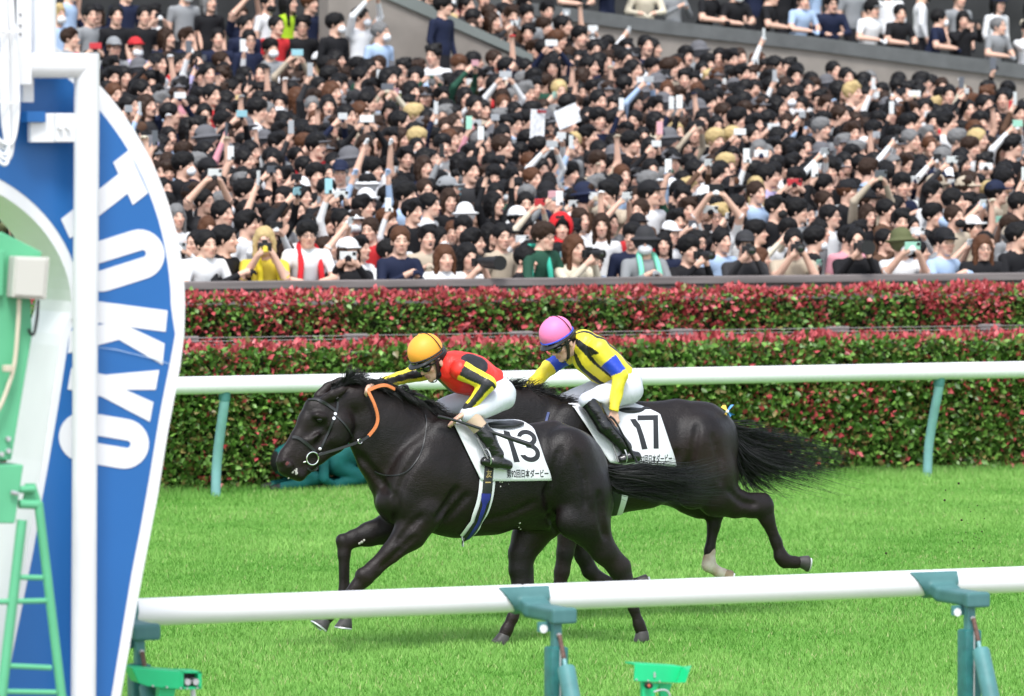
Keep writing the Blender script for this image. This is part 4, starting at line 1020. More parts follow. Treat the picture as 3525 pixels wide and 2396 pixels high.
# ================================================================== TACK
def torus(m, c, n, R, r, k=22, j=8, mi=0):
    n = np.array(n, float); n /= np.linalg.norm(n); a = np.array([0, 0, 1.]) if abs(n[2]) < .9 else np.array([1., 0, 0]); u = np.cross(n, a); u /= np.linalg.norm(u); w = np.cross(n, u)
    pts = [np.array(c) + R * (math.cos(t) * u + math.sin(t) * w) for t in np.linspace(0, 2 * math.pi, k + 1)]
    m.tube(pts, r, j, mi, cap=False)
def print_poly(surf, root, poly, quad, name, m):
    """a drawn numeral: unit polygon mapped into a pixel quad and laid on the cloth"""
    bm = bmesh.new(); vs_ = [bm.verts.new((x, y, 0)) for x, y in poly]; bm.faces.new(vs_); bmesh.ops.triangulate(bm, faces=bm.faces)
    for _ in range(4):
        L = [e for e in bm.edges if e.calc_length() > .2]
        if L: bmesh.ops.subdivide_edges(bm, edges=L, cuts=1); bmesh.ops.triangulate(bm, faces=bm.faces)
    bm.verts.ensure_lookup_table(); uv = np.array([v.co[:2] for v in bm.verts]); F = [[v.index for v in f.verts] for f in bm.faces]; bm.free()
    q = np.array(quad, float); px = ((1 - uv[:, 0]) * (1 - uv[:, 1]))[:, None] * q[0] + (uv[:, 0] * (1 - uv[:, 1]))[:, None] * q[1] + (uv[:, 0] * uv[:, 1])[:, None] * q[2] + ((1 - uv[:, 0]) * uv[:, 1])[:, None] * q[3]
    mb = MB(); mb.add([surf(x)[0] for x in px], F); return mb.build(name, m, root, recalc=False)
def arc_pts(cx, cy, rx, ry, a0, a1, n): return [(cx + rx * math.cos(math.radians(a)), cy + ry * math.sin(math.radians(a))) for a in np.linspace(a0, a1, n)]
D1 = [(.55, 0), (1, 0), (.62, 1), (.22, 1), (0, .80), (.0, .72), (.40, .80)]
D1 = [(.62, 0), (1.0, 0), (.62, 1.0), (0, 1.0), (0, .90), (.36, .88)]
D7 = [(0, 1), (1, 1), (1, .0), (.76, 0), (.76, .85), (0, .85)]
D3 = [(0.0, .80)] + arc_pts(.5, .74, .48, .26, 165, -52, 14) + arc_pts(.5, .29, .5, .29, 50, -168, 18) + [(.20, .22)] + arc_pts(.5, .29, .28, .145, -160, 75, 12) + [(.38, .45), (.38, .57)] + arc_pts(.48, .735, .27, .125, -60, 160, 12)
TITLE = '\u7b2c92\u56de\u65e5\u672c\u30c0\u30fc\u30d3\u30fc'

def print_px(surf, root, pts, name, m):
    q = np.array(pts, float); lo = q.min(0); hi = q.max(0); uv = (q - lo) / (hi - lo); uv[:, 1] = 1 - uv[:, 1]
    return print_poly(surf, root, [tuple(x) for x in uv], [(lo[0], hi[1]), (hi[0], hi[1]), (hi[0], lo[1]), (lo[0], lo[1])], name, m)
def tack_13():
    H = A; root = R13
    br = empty('bridle', H.p(hd(600, 900), -.1), None, None); br.parent = root; br.matrix_parent_inverse = Matrix.Translation(-Vector(root.location))
    hb = lambda *q: [hd(x, y) for x, y in q]
    strap(H, br, hb((462, 447), (540, 442), (640, 468), (720, 525), (800, 582)), .022, 'browband', M_leather)
    strap(H, br, hb((800, 600), (762, 690), (702, 850), (625, 1000), (588, 1052)), .017, 'cheekpiece', M_leather)
    strap(H, br, hb((800, 590), (812, 490), (806, 415)), .018, 'headpiece', M_leather)
    strap(H, br, hb((800, 645), (880, 720), (940, 800), (985, 880)), .013, 'throat_latch', M_leather)
    strap(H, br, hb((272, 900), (330, 900), (420, 955), (490, 1020), (535, 1065)), .024, 'noseband', M_leather, .008)
    c, n = H.hit(hd(500, 1145), .014); m = MB(); torus(m, c, (n + np.array([0, -2., 0])), .043, .0055); m.build('bit_ring', mat('chrome', (.75, .75, .74), .18, .5, 1.0), br, True)
    c2_, n = H.hit(hd(432, 1190), .002); c3_, n = H.hit(hd(405, 1200), -.004); m = MB(); m.tube([c2_, c3_], .006, 8); m.build('bit', MATS['chrome'], br, True)
    strap(H, br, hb((445, 1270), (500, 1300), (560, 1285), (572, 1235)), .012, 'curb_strap', M_leather, .006)
    for q in ((785, 615), (770, 670), (597, 1035)):
        c, n = H.hit(hd(*q), .008); m = MB(); m.lathe([(.001, -.004), (.011, -.003), (.011, .003), (.001, .004)], c, n, 10); m.build('buckle', MATS['chrome'], br, True)
    # reins: dark from the bit, orange grip up to the far hand
    Yn = lambda q, d: H.p(hd(*q), d)
    pts = catmull([Yn((575, 1110), -.125), Yn((800, 1045), -.14), Yn((1080, 948), -.16), Yn((1195, 878), -.16)], 6); nr = [np.array([0, -1., .1])] * len(pts)
    m = MB(); m.ribbon(pts, nr, .020, .005); m.build('rein', M_leather, br, True)
    pts = catmull([Yn((1190, 882), -.16), Yn((1275, 770), -.165), Yn((1300, 660), -.16), Yn((1268, 520), -.16), Yn((1215, 400), -.15), Yn((1180, 335), -.13)], 6)
    m = MB(); m.ribbon(pts, [np.array([0, -1., .2])] * len(pts), .024, .005); m.build('rein', M_orange, br, True)
    pts = catmull([Yn((1172, 338), -.13), Yn((1290, 285), -.14), Yn((1400, 270), -.14), Yn((1505, 315), -.12)], 6)
    m = MB(); m.ribbon(pts, [np.array([0, -1., .3])] * len(pts), .026, .005); m.build('rein', M_orange, br, True)
    pts = catmull([Yn((1500, 320), -.06), Yn((1560, 310), -.05), Yn((1620, 270), -.04), Yn((1680, 330), -.04), Yn((1705, 375), -.04)], 6)
    m = MB(); m.tube(pts, [.012 + .004 * math.sin(k) for k in range(len(pts))], 8); m.build('rein_end', M_leather, br, True)
    c = Yn((1085, 945), -.165); m = MB(); torus(m, c, (0.2, -1, .2), .016, .003, 16, 6); m.build('martingale_ring', MATS['chrome'], br, True)
    J = lambda *q: [j1(x, y) for x, y in q]
    strap(H, root, J((690, 865), (706, 950), (690, 1080), (640, 1240), (560, 1350), (450, 1408), (330, 1410), (235, 1375)), .008, 'neck_strap', M_leather, .006, .003)
    C = lambda *q: [cl(x, y) for x, y in q]
    cloth, surf = saddle_cloth(H, root, C((188, 268), (420, 262), (700, 280), (930, 278), (1065, 332)), C((482, 862), (700, 872), (950, 870), (1265, 862)))
    # print
    print_px(surf, cloth, C((850, 668), (912, 664), (850, 480), (800, 340), (735, 326), (742, 376), (768, 395), (800, 480)), 'numeral', M_ink)
    print_poly(surf, cloth, D3, C((930, 668), (1152, 664), (1080, 318), (862, 318)), 'numeral', M_ink)
    print_on(surf, cloth, TITLE, C((770, 838), (1224, 834), (1220, 742), (768, 746)), 'race_title', M_ink, .018)
    # girth
    g = strap(H, root, C((560, 855), (545, 1000), (512, 1140), (450, 1290), (370, 1420), (285, 1500)), [.117] * 31, 'girth', M_cloth, .006, .006)
    strap(H, g, C((572, 690), (558, 860), (545, 1000), (515, 1140), (452, 1290), (372, 1420), (290, 1500)), [.073] * 37, 'girth_strap', M_leather, .005, .017)
    nb = 25; strap(H, g, C((533, 1002), (522, 1080), (498, 1180), (430, 1340), (340, 1470)), list(np.interp(np.arange(nb), [0, 5, 9, nb], [.071, .066, .03, .026])), 'elastic_panel', mat('royal_blue_elastic', (.02, .025, .22), .5, .4), .003, .024)
    gold = mat('gold_thread', (.42, .30, .12), .5, .4)
    gs = lambda q: H.hit(q, .0255)
    print_on(gs, g, '\u53cb', C((528, 838), (594, 835), (598, 750), (534, 752)), 'embroidery', gold, .02)
    print_on(gs, g, '\u4e00', C((522, 892), (582, 890), (582, 878), (522, 878)), 'embroidery', gold, .01)
    # mud and foam flecks
    fl = mat('dry_mud_fleck', (.55, .52, .48), .8, .2); m = MB()
    for x, y, r in ((700, 880, 8), (722, 884, 9), (705, 932, 8), (796, 906, 4), (915, 1330, 13), (905, 1375, 10), (922, 1395, 10)):
        a, n = H.hit(cl(x, y), .001); m.lathe([(.001, -.002), (r / 3.16 / H.k, -.001), (r / 4.2 / H.k, .002), (.001, .003)], a, n, 9)
    a, n = H.hit(lA(770, 525), .0); 
    for x, y, r in ((750, 540, 16), (775, 525, 18), (800, 505, 13)):
        a, n = H.hit(lA(x, y), .001); m.lathe([(.001, -.002), (r / 3.16 / H.k, -.001), (r / 4.2 / H.k, .002), (.001, .003)], a, n, 9)
    m.build('mud_flecks', fl, root, True)['kind'] = 'stuff'
def tack_17():
    H = B; root = R17; C = lambda *q: [c2(x, y) for x, y in q]; J = lambda *q: [j2(x, y) for x, y in q]
    cloth, surf = saddle_cloth(H, root, C((322, 514), (480, 505), (640, 512), (748, 550)), C((500, 778), (600, 793), (700, 797), (830, 796)))
    print_px(surf, cloth, J((1096, 1305), (1148, 1300), (1110, 1170), (1078, 1080), (1036, 1025), (985, 1030), (1020, 1090), (1042, 1108), (1065, 1180)), 'numeral', M_ink)
    print_poly(surf, cloth, D7, J((1052, 1300), (1250, 1297), (1244, 990), (1055, 994)), 'numeral', M_ink)
    print_on(surf, cloth, TITLE, C((632, 784), (807, 780), (807, 736), (632, 742)), 'race_title', M_ink, .018)
    g = strap(H, root, C((545, 800), (560, 880), (552, 950), (525, 1035)), .12, 'girth', M_cloth, .006, .006)
    strap(H, g, C((535, 880), (534, 950), (512, 1030)), .07, 'girth_strap', M_leather, .005, .016)
    strap(H, root, C((196, 535), (190, 560), (184, 592)), .02, 'breast_strap', mat('navy_strap', (.03, .05, .16), .5), .008, .012)
    # head collar of the hidden head
    strap(H, root, [(1625, 1470), (1610, 1520), (1580, 1580)], .016, 'cheekpiece', M_leather)
    # bow at the dock
    yb = mat('yellow_ribbon', (.80, .55, .10), .5); bb = mat('blue_ribbon', (.08, .30, .75), .5)
    c = H.p((2503, 1416), -.10); bw = MB(); bw.lathe([(.001, -.012), (.012, -.008), (.012, .008), (.001, .012)], c, (0, 1, 0), 10); bow = bw.build('tail_bow', M_white, root, True)
    for q, mm in (((2490, 1398), yb), ((2518, 1397), bb), ((2492, 1436), yb), ((2522, 1432), bb)):
        m = MB(); e = H.p(q, -.10); w = np.array([.020, 0, .008]); m.add([c + [0, -.01, 0], e + w, e + [0, .012, .006], e - w, c + [0, .01, 0]], [(0, 1, 2), (0, 2, 3), (4, 2, 1), (4, 3, 2), (0, 3, 4), (0, 4, 1)]); m.build('loop', mm, bow)
    a, n = H.hit(tl(1490, 130), .0)
tack_13(); tack_17()

# ================================================================== PEOPLE: heads and jockeys
M_skin = mat('skin', rough=.5, spec=.35, src='attr', bump=.06, bscale=120)
def add_head(S, o, Rm, k=.012, s=1.0, mouth=0.0, neck=True, neck_to=None):
    """o: centre between the ears; Rm columns: forward, left, up"""
    T = lambda f, l, u: o + Rm @ (np.array([f, l, u]) * s)
    S.ell(T(-.012, 0, .05), np.array([.100, .076, .088]) * s, Rm, k); S.ell(T(.035, 0, -.018), np.array([.062, .060, .088]) * s, Rm, k * 1.5)
    S.ell(T(.045, 0, -.075), np.array([.043, .046, .034]) * s, Rm, k * 1.5); S.ell(T(.077, 0, -.096), np.array([.017, .020, .015]) * s, Rm, k)
    S.cap(T(.094, 0, .012), T(.115, 0, -.024), .009 * s, .0135 * s, k * .7); S.ell(T(.103, .012, -.028), np.array([.010, .009, .008]) * s, Rm, k * .5); S.ell(T(.103, -.012, -.028), np.array([.010, .009, .008]) * s, Rm, k * .5)
    S.cap(T(.086, -.034, .034), T(.086, .034, .034), .012 * s, .012 * s, k)
    for g in (-1, 1):
        S.ell(T(.066, g * .044, -.014), np.array([.024, .020, .020]) * s, Rm, k); S.ell(T(.104, g * .032, .012), np.array([.014, .018, .011]) * s, Rm, k, 'sub'); S.ell(T(.086, g * .031, .012), np.array([.011, .015, .010]) * s, Rm, k * .3)
        S.ell(T(-.004, g * .077, -.004), np.array([.018, .008, .032]) * s, Rm, k * .5)
    S.ell(T(.096, 0, -.052), np.array([.010, .024, .007]) * s, Rm, k * .5); S.ell(T(.094, 0, -.067), np.array([.010, .021, .007]) * s, Rm, k * .5)
    if mouth > 0: S.ell(T(.102, 0, -.061), np.array([.022, .019, .013 * mouth]) * s, Rm, .004, 'sub')
    if neck: S.cap(T(-.022, 0, -.06), neck_to if neck_to is not None else T(-.05, 0, -.19), .056 * s, .062 * s, .02)
def paint_head(V, o, Rm, base, s=1.0, mouth=0.0, rng=None, brow=(.012, .010, .009)):
    q = (V - o) @ Rm / s; C = np.repeat(np.array(base)[None], len(V), 0).astype(float)
    f, l, u = q[:, 0], np.abs(q[:, 1]), q[:, 2]; face = f > .055
    def blend(mask, col, a=1.0): C[mask] = C[mask] * (1 - a) + np.array(col) * a
    cheek = face & (((l - .042) / .024) ** 2 + ((u + .028) / .022) ** 2 < 1); blend(cheek, np.array(base) * np.array([1.06, .84, .82]), .6)
    blend(face & (np.hypot(l / .016, (u + .025) / .016) < 1) & (f > .09), np.array(base) * np.array([1.05, .86, .84]), .6)
    blend(face & (np.abs(u - .012) < .0075) & (np.abs(l - .032) < .016), (.05, .032, .026), .75)
    blend(face & (np.abs(u - .036 + (l - .03) * .15) < .0055) & (l > .012) & (l < .055), brow, .85)
    blend(face & (np.abs(u + .059) < .013) & (l < .025), (.40, .17, .14), .7)
    if mouth > 0:
        blend(face & (np.hypot(l / .021, (u + .061) / (.011 + .010 * mouth)) < 1), (.05, .012, .012), .95)
        blend(face & (np.abs(u + .053) < .004) & (l < .014), (.55, .5, .45), .8)
    return C
class Fig:
    """a figure given by joints in photo pixels on planes across the track"""
    def __init__(s, Y0, xmid, cv): s.Y0 = Y0; s.k = ppm(xmid, Y0); s.cv = cv
    def p(s, q, dy): return P(*s.cv(*q), s.Y0 + dy)
    def put(s, S, chain, k=.02, sy=1.0, dr=0.0, cap=None):
        for (q0, d0, r0), (q1, d1, r1) in zip(chain[:-1], chain[1:]): S.cap(s.p(q0, d0), s.p(q1, d1), r0 / s.k + dr, r1 / s.k + dr, k, sy)
def bounds(fig, chains, pad=.12):
    pts = np.array([fig.p(q, d) for c in chains for (q, d, r) in c]); return pts.min(0) - pad, pts.max(0) + pad
def seg_param(V, a, b):
    d = b - a; t = ((V - a) @ d) / (d @ d); c = a + np.clip(t, 0, 1)[:, None] * d; return t, V - c, np.linalg.norm(V - c, axis=1)
def add_hand(S, wrist, knk, curl, across, up, r=.0085, k=.008, thumb=1, n=4, spread=.019, lens=(1., 1.1, 1.03, .82)):
    """palm from wrist to knuckles, four bent fingers set across the palm and a thumb off its side"""
    wrist = np.array(wrist); knk = np.array(knk); across = np.array(across) / np.linalg.norm(across); d = knk - wrist; L = np.linalg.norm(d); d = d / L
    for j in range(4):
        S.cap(wrist + across * (j - 1.5) * .010, knk + across * (j - 1.5) * spread, .016, .0125, .012)
    c = np.array(curl) / np.linalg.norm(curl)
    for j in range(4):
        b = knk + across * (j - 1.5) * spread; l = .036 * lens[j]
        p1 = b + (d * .75 + c * .5) / np.linalg.norm(d * .75 + c * .5) * l; p2 = p1 + (c * 1.0 + d * .1) / np.linalg.norm(c + d * .1) * l * .72; p3 = p2 + (c * .7 - d * .75) / np.linalg.norm(c * .7 - d * .75) * l * .6
        S.cap(b, p1, r * 1.12, r, k); S.cap(p1, p2, r, r * .95, k * .6); S.cap(p2, p3, r * .95, r * .8, k * .6)
    b = wrist + d * L * .35 + across * thumb * .026; t1 = b + d * .03 + across * thumb * .016 + c * .012; t2 = t1 + d * .022 + c * .016 - across * thumb * .006
    S.cap(wrist + d * .01 + across * thumb * .012, b, .013, .012, k); S.cap(b, t1, .0115, .0105, k); S.cap(t1, t2, .0105, .0085, k)
def helmet(o, Rm, root, mcol, name='helmet', band=None):
    T = lambda f, l, u: o + Rm @ np.array([f, l, u])
    S = SDF(o - .30, o + .30, .0055)
    S.ell(T(.026, 0, .106), (.128, .109, .114), Rm, 0); S.cap(T(.02, 0, .214), T(.02, 0, .222), .012, .009, .012)
    S.plane(T(.03, 0, .062), Rm @ np.array([.05, 0, -1.])); S.ell(T(.026, 0, .09), (.115, .097, .108), Rm, 0, 'sub')
    v, f = S.mesh(1); h = link(name, npmesh(name, v, f, [mcol]), root)
    # brim and band
    pts = []; V = []; F = []; n = 48
    for k in range(n):
        a = 2 * math.pi * k / n; fr = max(0, math.cos(a)); e = .003 + .034 * fr ** 2.2
        for (de, du) in ((0, .066), (0, .058), (e, .054 - .012 * fr), (e, .060 - .012 * fr)):
            V.append(T(.026 + (.127 + de) * math.cos(a), (.108 + de * .6) * math.sin(a), du))
    F = [(k * 4 + j, k * 4 + (j + 1) % 4, ((k + 1) % n) * 4 + (j + 1) % 4, ((k + 1) % n) * 4 + j) for k in range(n) for j in range(4)]
    m = MB(); m.add(V, F); m.build('brim', M_leather, h, True)
    m = MB(); m.tube([T(.026 + .129 * math.cos(a), .110 * math.sin(a), .078) for a in np.linspace(0, 2 * math.pi, 41)], .0065, 6, cap=False); m.build('band', band or M_leather, h, True)
    m = MB(); m.tube([T(-.03 + .01 * math.sin(a), -.109 * math.cos(a), .09 + .126 * math.sin(a)) for a in np.linspace(0, math.pi, 20)], .0035, 6); m.build('strap', M_leather, h, True)
    return h
M_lens = mat('goggle_lens', (.012, .012, .01), .08, .6, coat=.6)
def goggles(o, Rm, root, lens):
    T = lambda f, l, u: o + Rm @ np.array([f, l, u]); S = SDF(o - .2, o + .2, .005)
    S.ell(T(.080, 0, .016), (.040, .073, .034), Rm, 0); S.ell(T(.09, .03, .010), (.036, .037, .035), Rm, .01); S.ell(T(.09, -.03, .010), (.036, .037, .035), Rm, .01); S.ell(T(.075, 0, -.03), (.06, .016, .022), Rm, .006, 'sub')
    v, f = S.mesh(2); g = link('goggles', npmesh('goggles', v, f, [lens]), root)
    m = MB(); m.tube([T(.026 + .088 * math.cos(a) * 1.05, .083 * math.sin(a), .02) for a in np.linspace(.9, 2 * math.pi - .9, 30)], .007, 6); m.build('goggle_strap', M_leather, g, True)
def chinstrap(o, Rm, root):
    T = lambda f, l, u: o + Rm @ np.array([f, l, u])
    for g in (-1, 1):
        m = MB(); pts = catmull([T(.02, g * .084, .06), T(.03, g * .078, .0), T(.035, g * .064, -.05), T(.045, g * .040, -.10)], 5); m.ribbon(pts, [Rm @ np.array([0, g, 0.])] * len(pts), .030, .004); m.build('chin_strap', M_leather, root, True)
    m = MB(); pts = catmull([T(.045, .042, -.098), T(.062, .02, -.115), T(.062, -.02, -.115), T(.045, -.042, -.098)], 4); m.ribbon(pts, [Rm @ np.array([.3, 0, -1.])] * len(pts), .024, .004); m.build('chin_strap', M_leather, root, True)
def head_frame(pitch, turn, roll=0.0):
    """running direction is -X; turn > 0 looks towards the camera side"""
    f = np.array([-math.cos(pitch) * math.cos(turn), -math.cos(pitch) * math.sin(turn), -math.sin(pitch)])
    l = np.array([math.sin(turn), -math.cos(turn), 0.0]); u = np.cross(f, l); return np.stack([f, l, u], 1)
SKIN = (.62, .385, .285)
def jockey(fig, label, spec, jacket_paint, cap_col, band, lens, boots):
    k = fig.k; o = fig.p(spec['head'], spec.get('hdy', 0)); Rm = head_frame(spec['pitch'], spec['turn'])
    arms = [spec['near_arm'], spec['far_arm']]; legs = [spec['near_leg'], spec['far_leg']]
    lo, hi = bounds(fig, arms + legs + [spec['torso'], spec['pelvis']], .2); hi = np.maximum(hi, o + .2); lo = np.minimum(lo, o - .2)
    S = SDF(lo, hi, .0075)
    fig.put(S, spec['torso'], .03, 1.2, -.022); fig.put(S, spec['pelvis'], .03, 1.3, -.022)
    for c in arms: fig.put(S, c, .015, 1., -.007)
    for c in legs: fig.put(S, c, .015, 1., -.012)
    add_head(S, o, Rm, .012, 1.0, spec.get('mouth', 0), True, fig.p(*spec['neck']))
    for hn in spec['hands']:
        w = fig.p(*hn['w']); kn = fig.p(*hn['k']); S.cap(fig.p(*hn['from']), w, .021, .019, .01)
        add_hand(S, w, kn, hn['curl'], hn['across'], None, thumb=hn['thumb'])
    V, F = S.mesh(1)
    base = fig.p(spec['pelvis'][0][0], 0); root = empty('person', (base[0], fig.Y0, base[2] - .4), label, 'person')
    C = paint_head(V, o, Rm, SKIN)
    link('body', npmesh('body', V, F, [M_skin], cols=C), root)
    # jacket
    lo, hi = bounds(fig, arms + [spec['torso']], .15); S = SDF(lo, hi, .0068)
    fig.put(S, spec['torso'], .035, 1.2); 
    for c in arms: fig.put(S, c, .022, 1.0, .004)
    for q, r in spec.get('cuts', ()): pass
    w = spec['waist_cut']; S.plane(fig.p(*w[0]), fig.p(*w[1]) - fig.p(*w[0]))
    for c in arms:                                     # sleeve ends
        a = fig.p(*c[-2][:2]); b = fig.p(*c[-1][:2]); d = b - a; d /= np.linalg.norm(d)
        S.ell(b + d * .055, (.05, .05, .05), None, .0, 'sub')
    nk = fig.p(*spec['neck']); S.ell(nk + (o - nk) * .62, (.062, .062, .062), None, .01, 'sub')
    V, F = S.mesh(1); wr = spec['wrinkle']
    V = V + cloth_ripple(V, .005, 34.)
    C = jacket_paint(fig, spec, V)
    link('jacket', npmesh('jacket', V, F, [mat('silk_jacket', rough=.42, spec=.45, src='attr', bump=1.0, bscale=20, stretch=(1, 1, .6))], cols=C), root)
    # breeches
    lo, hi = bounds(fig, legs + [spec['pelvis']], .15); S = SDF(lo, hi, .0075)
    fig.put(S, spec['pelvis'], .05, 1.3)
    for c in legs: fig.put(S, c[:2], .04, 1.0, .004)
    for c in legs:
        a = fig.p(*c[1][:2]); b = fig.p(*c[2][:2]); d = (b - a) / np.linalg.norm(b - a); S.ell(a + d * .115, (.085, .085, .085), None, .01, 'sub')
    V, F = S.mesh(1); V = V + cloth_ripple(V, .006, 30.)
    link('breeches', npmesh('breeches', V, F, [mat('white_breeches', (.60, .61, .69), .6, .3, bump=1.0, bscale=11, stretch=(1.2, 1, .45))]), root)
    # boots
    for c, fo in zip(legs, (spec['near_foot'], spec['far_foot'])):
        ch = c[1:]; lo, hi = bounds(fig, [ch, fo], .12); S = SDF(lo, hi, .0065)
        fig.put(S, ch, .02, 1.0, .004); fig.put(S, fo, .02, 1.0); 
        bt = spec['boot_top']; a = fig.p(*ch[0][:2]); b = fig.p(*ch[1][:2]); S.plane(a + (b - a) * bt, a - b)
        V, F = S.mesh(1); V = V + cloth_ripple(V, .005, 30.); bo = link('boot', npmesh('boot', V, F, [boots]), root)
        if spec.get('tan'):
            S = SDF(lo, hi, .007); fig.put(S, ch, .02, 1.0, .001); a2 = fig.p(*ch[0][:2]); S.plane(a + (b - a) * (bt + .12), b - a); S.plane(a + (b - a) * -.35, a - b)
            V, F = S.mesh(1); link('legging', npmesh('legging', V, F, [mat('tan_legging', (.48, .36, .26), .65, .3, bump=.3, bscale=20)]), root)
        # stirrup
        t = fig.p(*fo[0][:2]); d1 = -1 if fo[0][1] < 0 else 1
        m = MB(); torus(m, t + np.array([.02, 0, .03]), (1, 0, .2), .055, .005, 18, 6); m.build('stirrup', M_steel, bo, True)
    helmet(o, Rm, root, cap_col, 'helmet', band); goggles(o, Rm, root, lens); chinstrap(o, Rm, root)
    if spec.get('gaiter'):
        S = SDF(o - .3, o + .3, .007); nk = fig.p(*spec['neck']); T0_ = o + Rm @ np.array([-.015, 0, -.055]); S.cap(T0_, nk + (nk - T0_) * .25, .064, .078, 0.01); S.ell(o + Rm @ np.array([.02, 0, -.075]), (.05, .068, .035), Rm, .02); S.ell(o + Rm @ np.array([.095, 0, -.05]), (.07, .06, .07), Rm, .01, 'sub')
        V, F = S.mesh(1); link('neck_gaiter', npmesh('neck_gaiter', V, F, [mat('black_jersey', (.012, .012, .013), .8, .2, bump=.3, bscale=30)]), root)
    # hair at the nape and over the ears
    S = SDF(o - .2, o + .2, .006); T = lambda f, l, u: o + Rm @ np.array([f, l, u])
    S.ell(T(-.018, 0, .04), (.103, .082, .082), Rm, 0); S.plane(T(.035, 0, 0), Rm @ np.array([1., 0, .2])); S.plane(T(0, 0, -.045), Rm @ np.array([0., 0, -1.]))
    S.ell(T(.0, .09, -.005), (.03, .03, .045), Rm, 0, 'sub'); S.ell(T(.0, -.09, -.005), (.03, .03, .045), Rm, 0, 'sub')
    V, F = S.mesh(1); link('hair', npmesh('hair', V, F, [mat('black_hair', (.008, .007, .007), .5, .4)]), root)
    return root
def cloth_ripple(V, amp, f):
    a = np.sin(f * V[:, 0] + 2.1 * np.sin(f * .6 * V[:, 2]) + 1.3 * np.sin(f * .9 * V[:, 1])); b = np.sin(f * 1.3 * V[:, 2] + 1.7 * np.sin(f * .7 * V[:, 0])); c = np.sin(f * 1.1 * V[:, 1] + f * .7 * V[:, 2])
    return np.stack([b * .6, a, .7 * c * a], 1) * amp * .7

RED = (.72, .028, .018); BLK = (.013, .013, .016); YEL = (.80, .66, .04); BLU = (.015, .055, .46)
def arm_info(fig, V, arm):
    """which arm segment, position along the whole arm, signed angle about it (0 = towards the camera)"""
    P_ = [fig.p(q, d) for q, d, r in arm]; best = None
    t0, v0, d0 = seg_param(V, P_[0], P_[1]); t1, v1, d1 = seg_param(V, P_[1], P_[2])
    lower = d1 < d0; t = np.where(lower, 1 + np.clip(t1, 0, 1), np.clip(t0, 0, 1)); v = np.where(lower[:, None], v1, v0); d = np.where(lower, d1, d0)
    ax = np.where(lower[:, None], (P_[2] - P_[1]) / np.linalg.norm(P_[2] - P_[1]), (P_[1] - P_[0]) / np.linalg.norm(P_[1] - P_[0]))
    cam_ = -FWD; e = cam_ - ax * (ax @ cam_)[:, None]; e /= np.linalg.norm(e, axis=1, keepdims=True); w = np.cross(ax, e)
    return t, d, np.arctan2((v * w).sum(1), (v * e).sum(1))
def torso_info(fig, V, tor):
    P_ = [fig.p(q, d) for q, d, r in tor]; a, b = P_[0], P_[-1]; t, v, d = seg_param(V, a, b); ax = (b - a) / np.linalg.norm(b - a)
    e = np.array([0, -1., 0]); e = e - ax * (ax @ e); e /= np.linalg.norm(e); w = np.cross(ax, e); return t, d, np.arctan2((v * w).sum(1), (v * e).sum(1))
def on_arm(fig, V, arm, extra=.018):
    rr = max(r for _, _, r in arm[:1]) / fig.k
    t, d, a = arm_info(fig, V, arm); R = np.interp(t, [0, 1, 2], [r / fig.k for _, _, r in arm]); return (d < R + np.interp(t, [0, .35, .6], [.006, .010, extra])) & (t > .04), t, a
def paint13(fig, spec, V):
    C = np.repeat(np.array(RED)[None], len(V), 0)
    t, d, ph = torso_info(fig, V, spec['torso'])
    for arm, sg in ((spec['near_arm'], -1), (spec['far_arm'], 1)):
        sh = fig.p(arm[0][0], arm[0][1]); q = V - sh
        yk = fig.p((1150, 395), -.16) if sg < 0 else fig.p((930, 395), .16)
        C[np.linalg.norm((V - yk) / np.array([.105, .13, .085]), axis=1) < 1] = BLK
    nk = fig.p(*spec['neck']); C[np.linalg.norm((V - nk), axis=1) < .085] = BLK
    C[(t < .42) & (np.abs(V[:, 1] - fig.Y0) < .032) & (V[:, 2] < fig.p((1000, 500), 0)[2])] = BLK
    for arm in (spec['near_arm'], spec['far_arm']):
        m, ta, an = on_arm(fig, V, arm)
        C[m] = BLK; st = m & (np.abs(np.abs(np.degrees(an)) - 62) < 30) & (ta < 1.86) & (ta > .0); C[st] = YEL
    return C
def paint17(fig, spec, V):
    C = np.repeat(np.array(YEL)[None], len(V), 0); t, d, ph = torso_info(fig, V, spec['torso']); g = np.degrees(ph)
    for c, w in ((20, 13), (72, 11), (-50, 12), (124, 11), (-124, 11), (178, 11)):
        C[np.abs((g - c + 180) % 360 - 180) < w] = BLK
    nk = fig.p(*spec['neck'])
    for arm in (spec['near_arm'], spec['far_arm']):
        m, ta, an = on_arm(fig, V, arm, .022); C[m] = YEL; C[m & (ta > .46) & (ta < .98)] = BLU
    return C
M_boot = mat('black_boot_leather', (.010, .010, .011), .22, .5, bump=.6, bscale=18, stretch=(1, 1, 2.5), coat=.2)
J13 = Fig(YH13, 1600, j1)
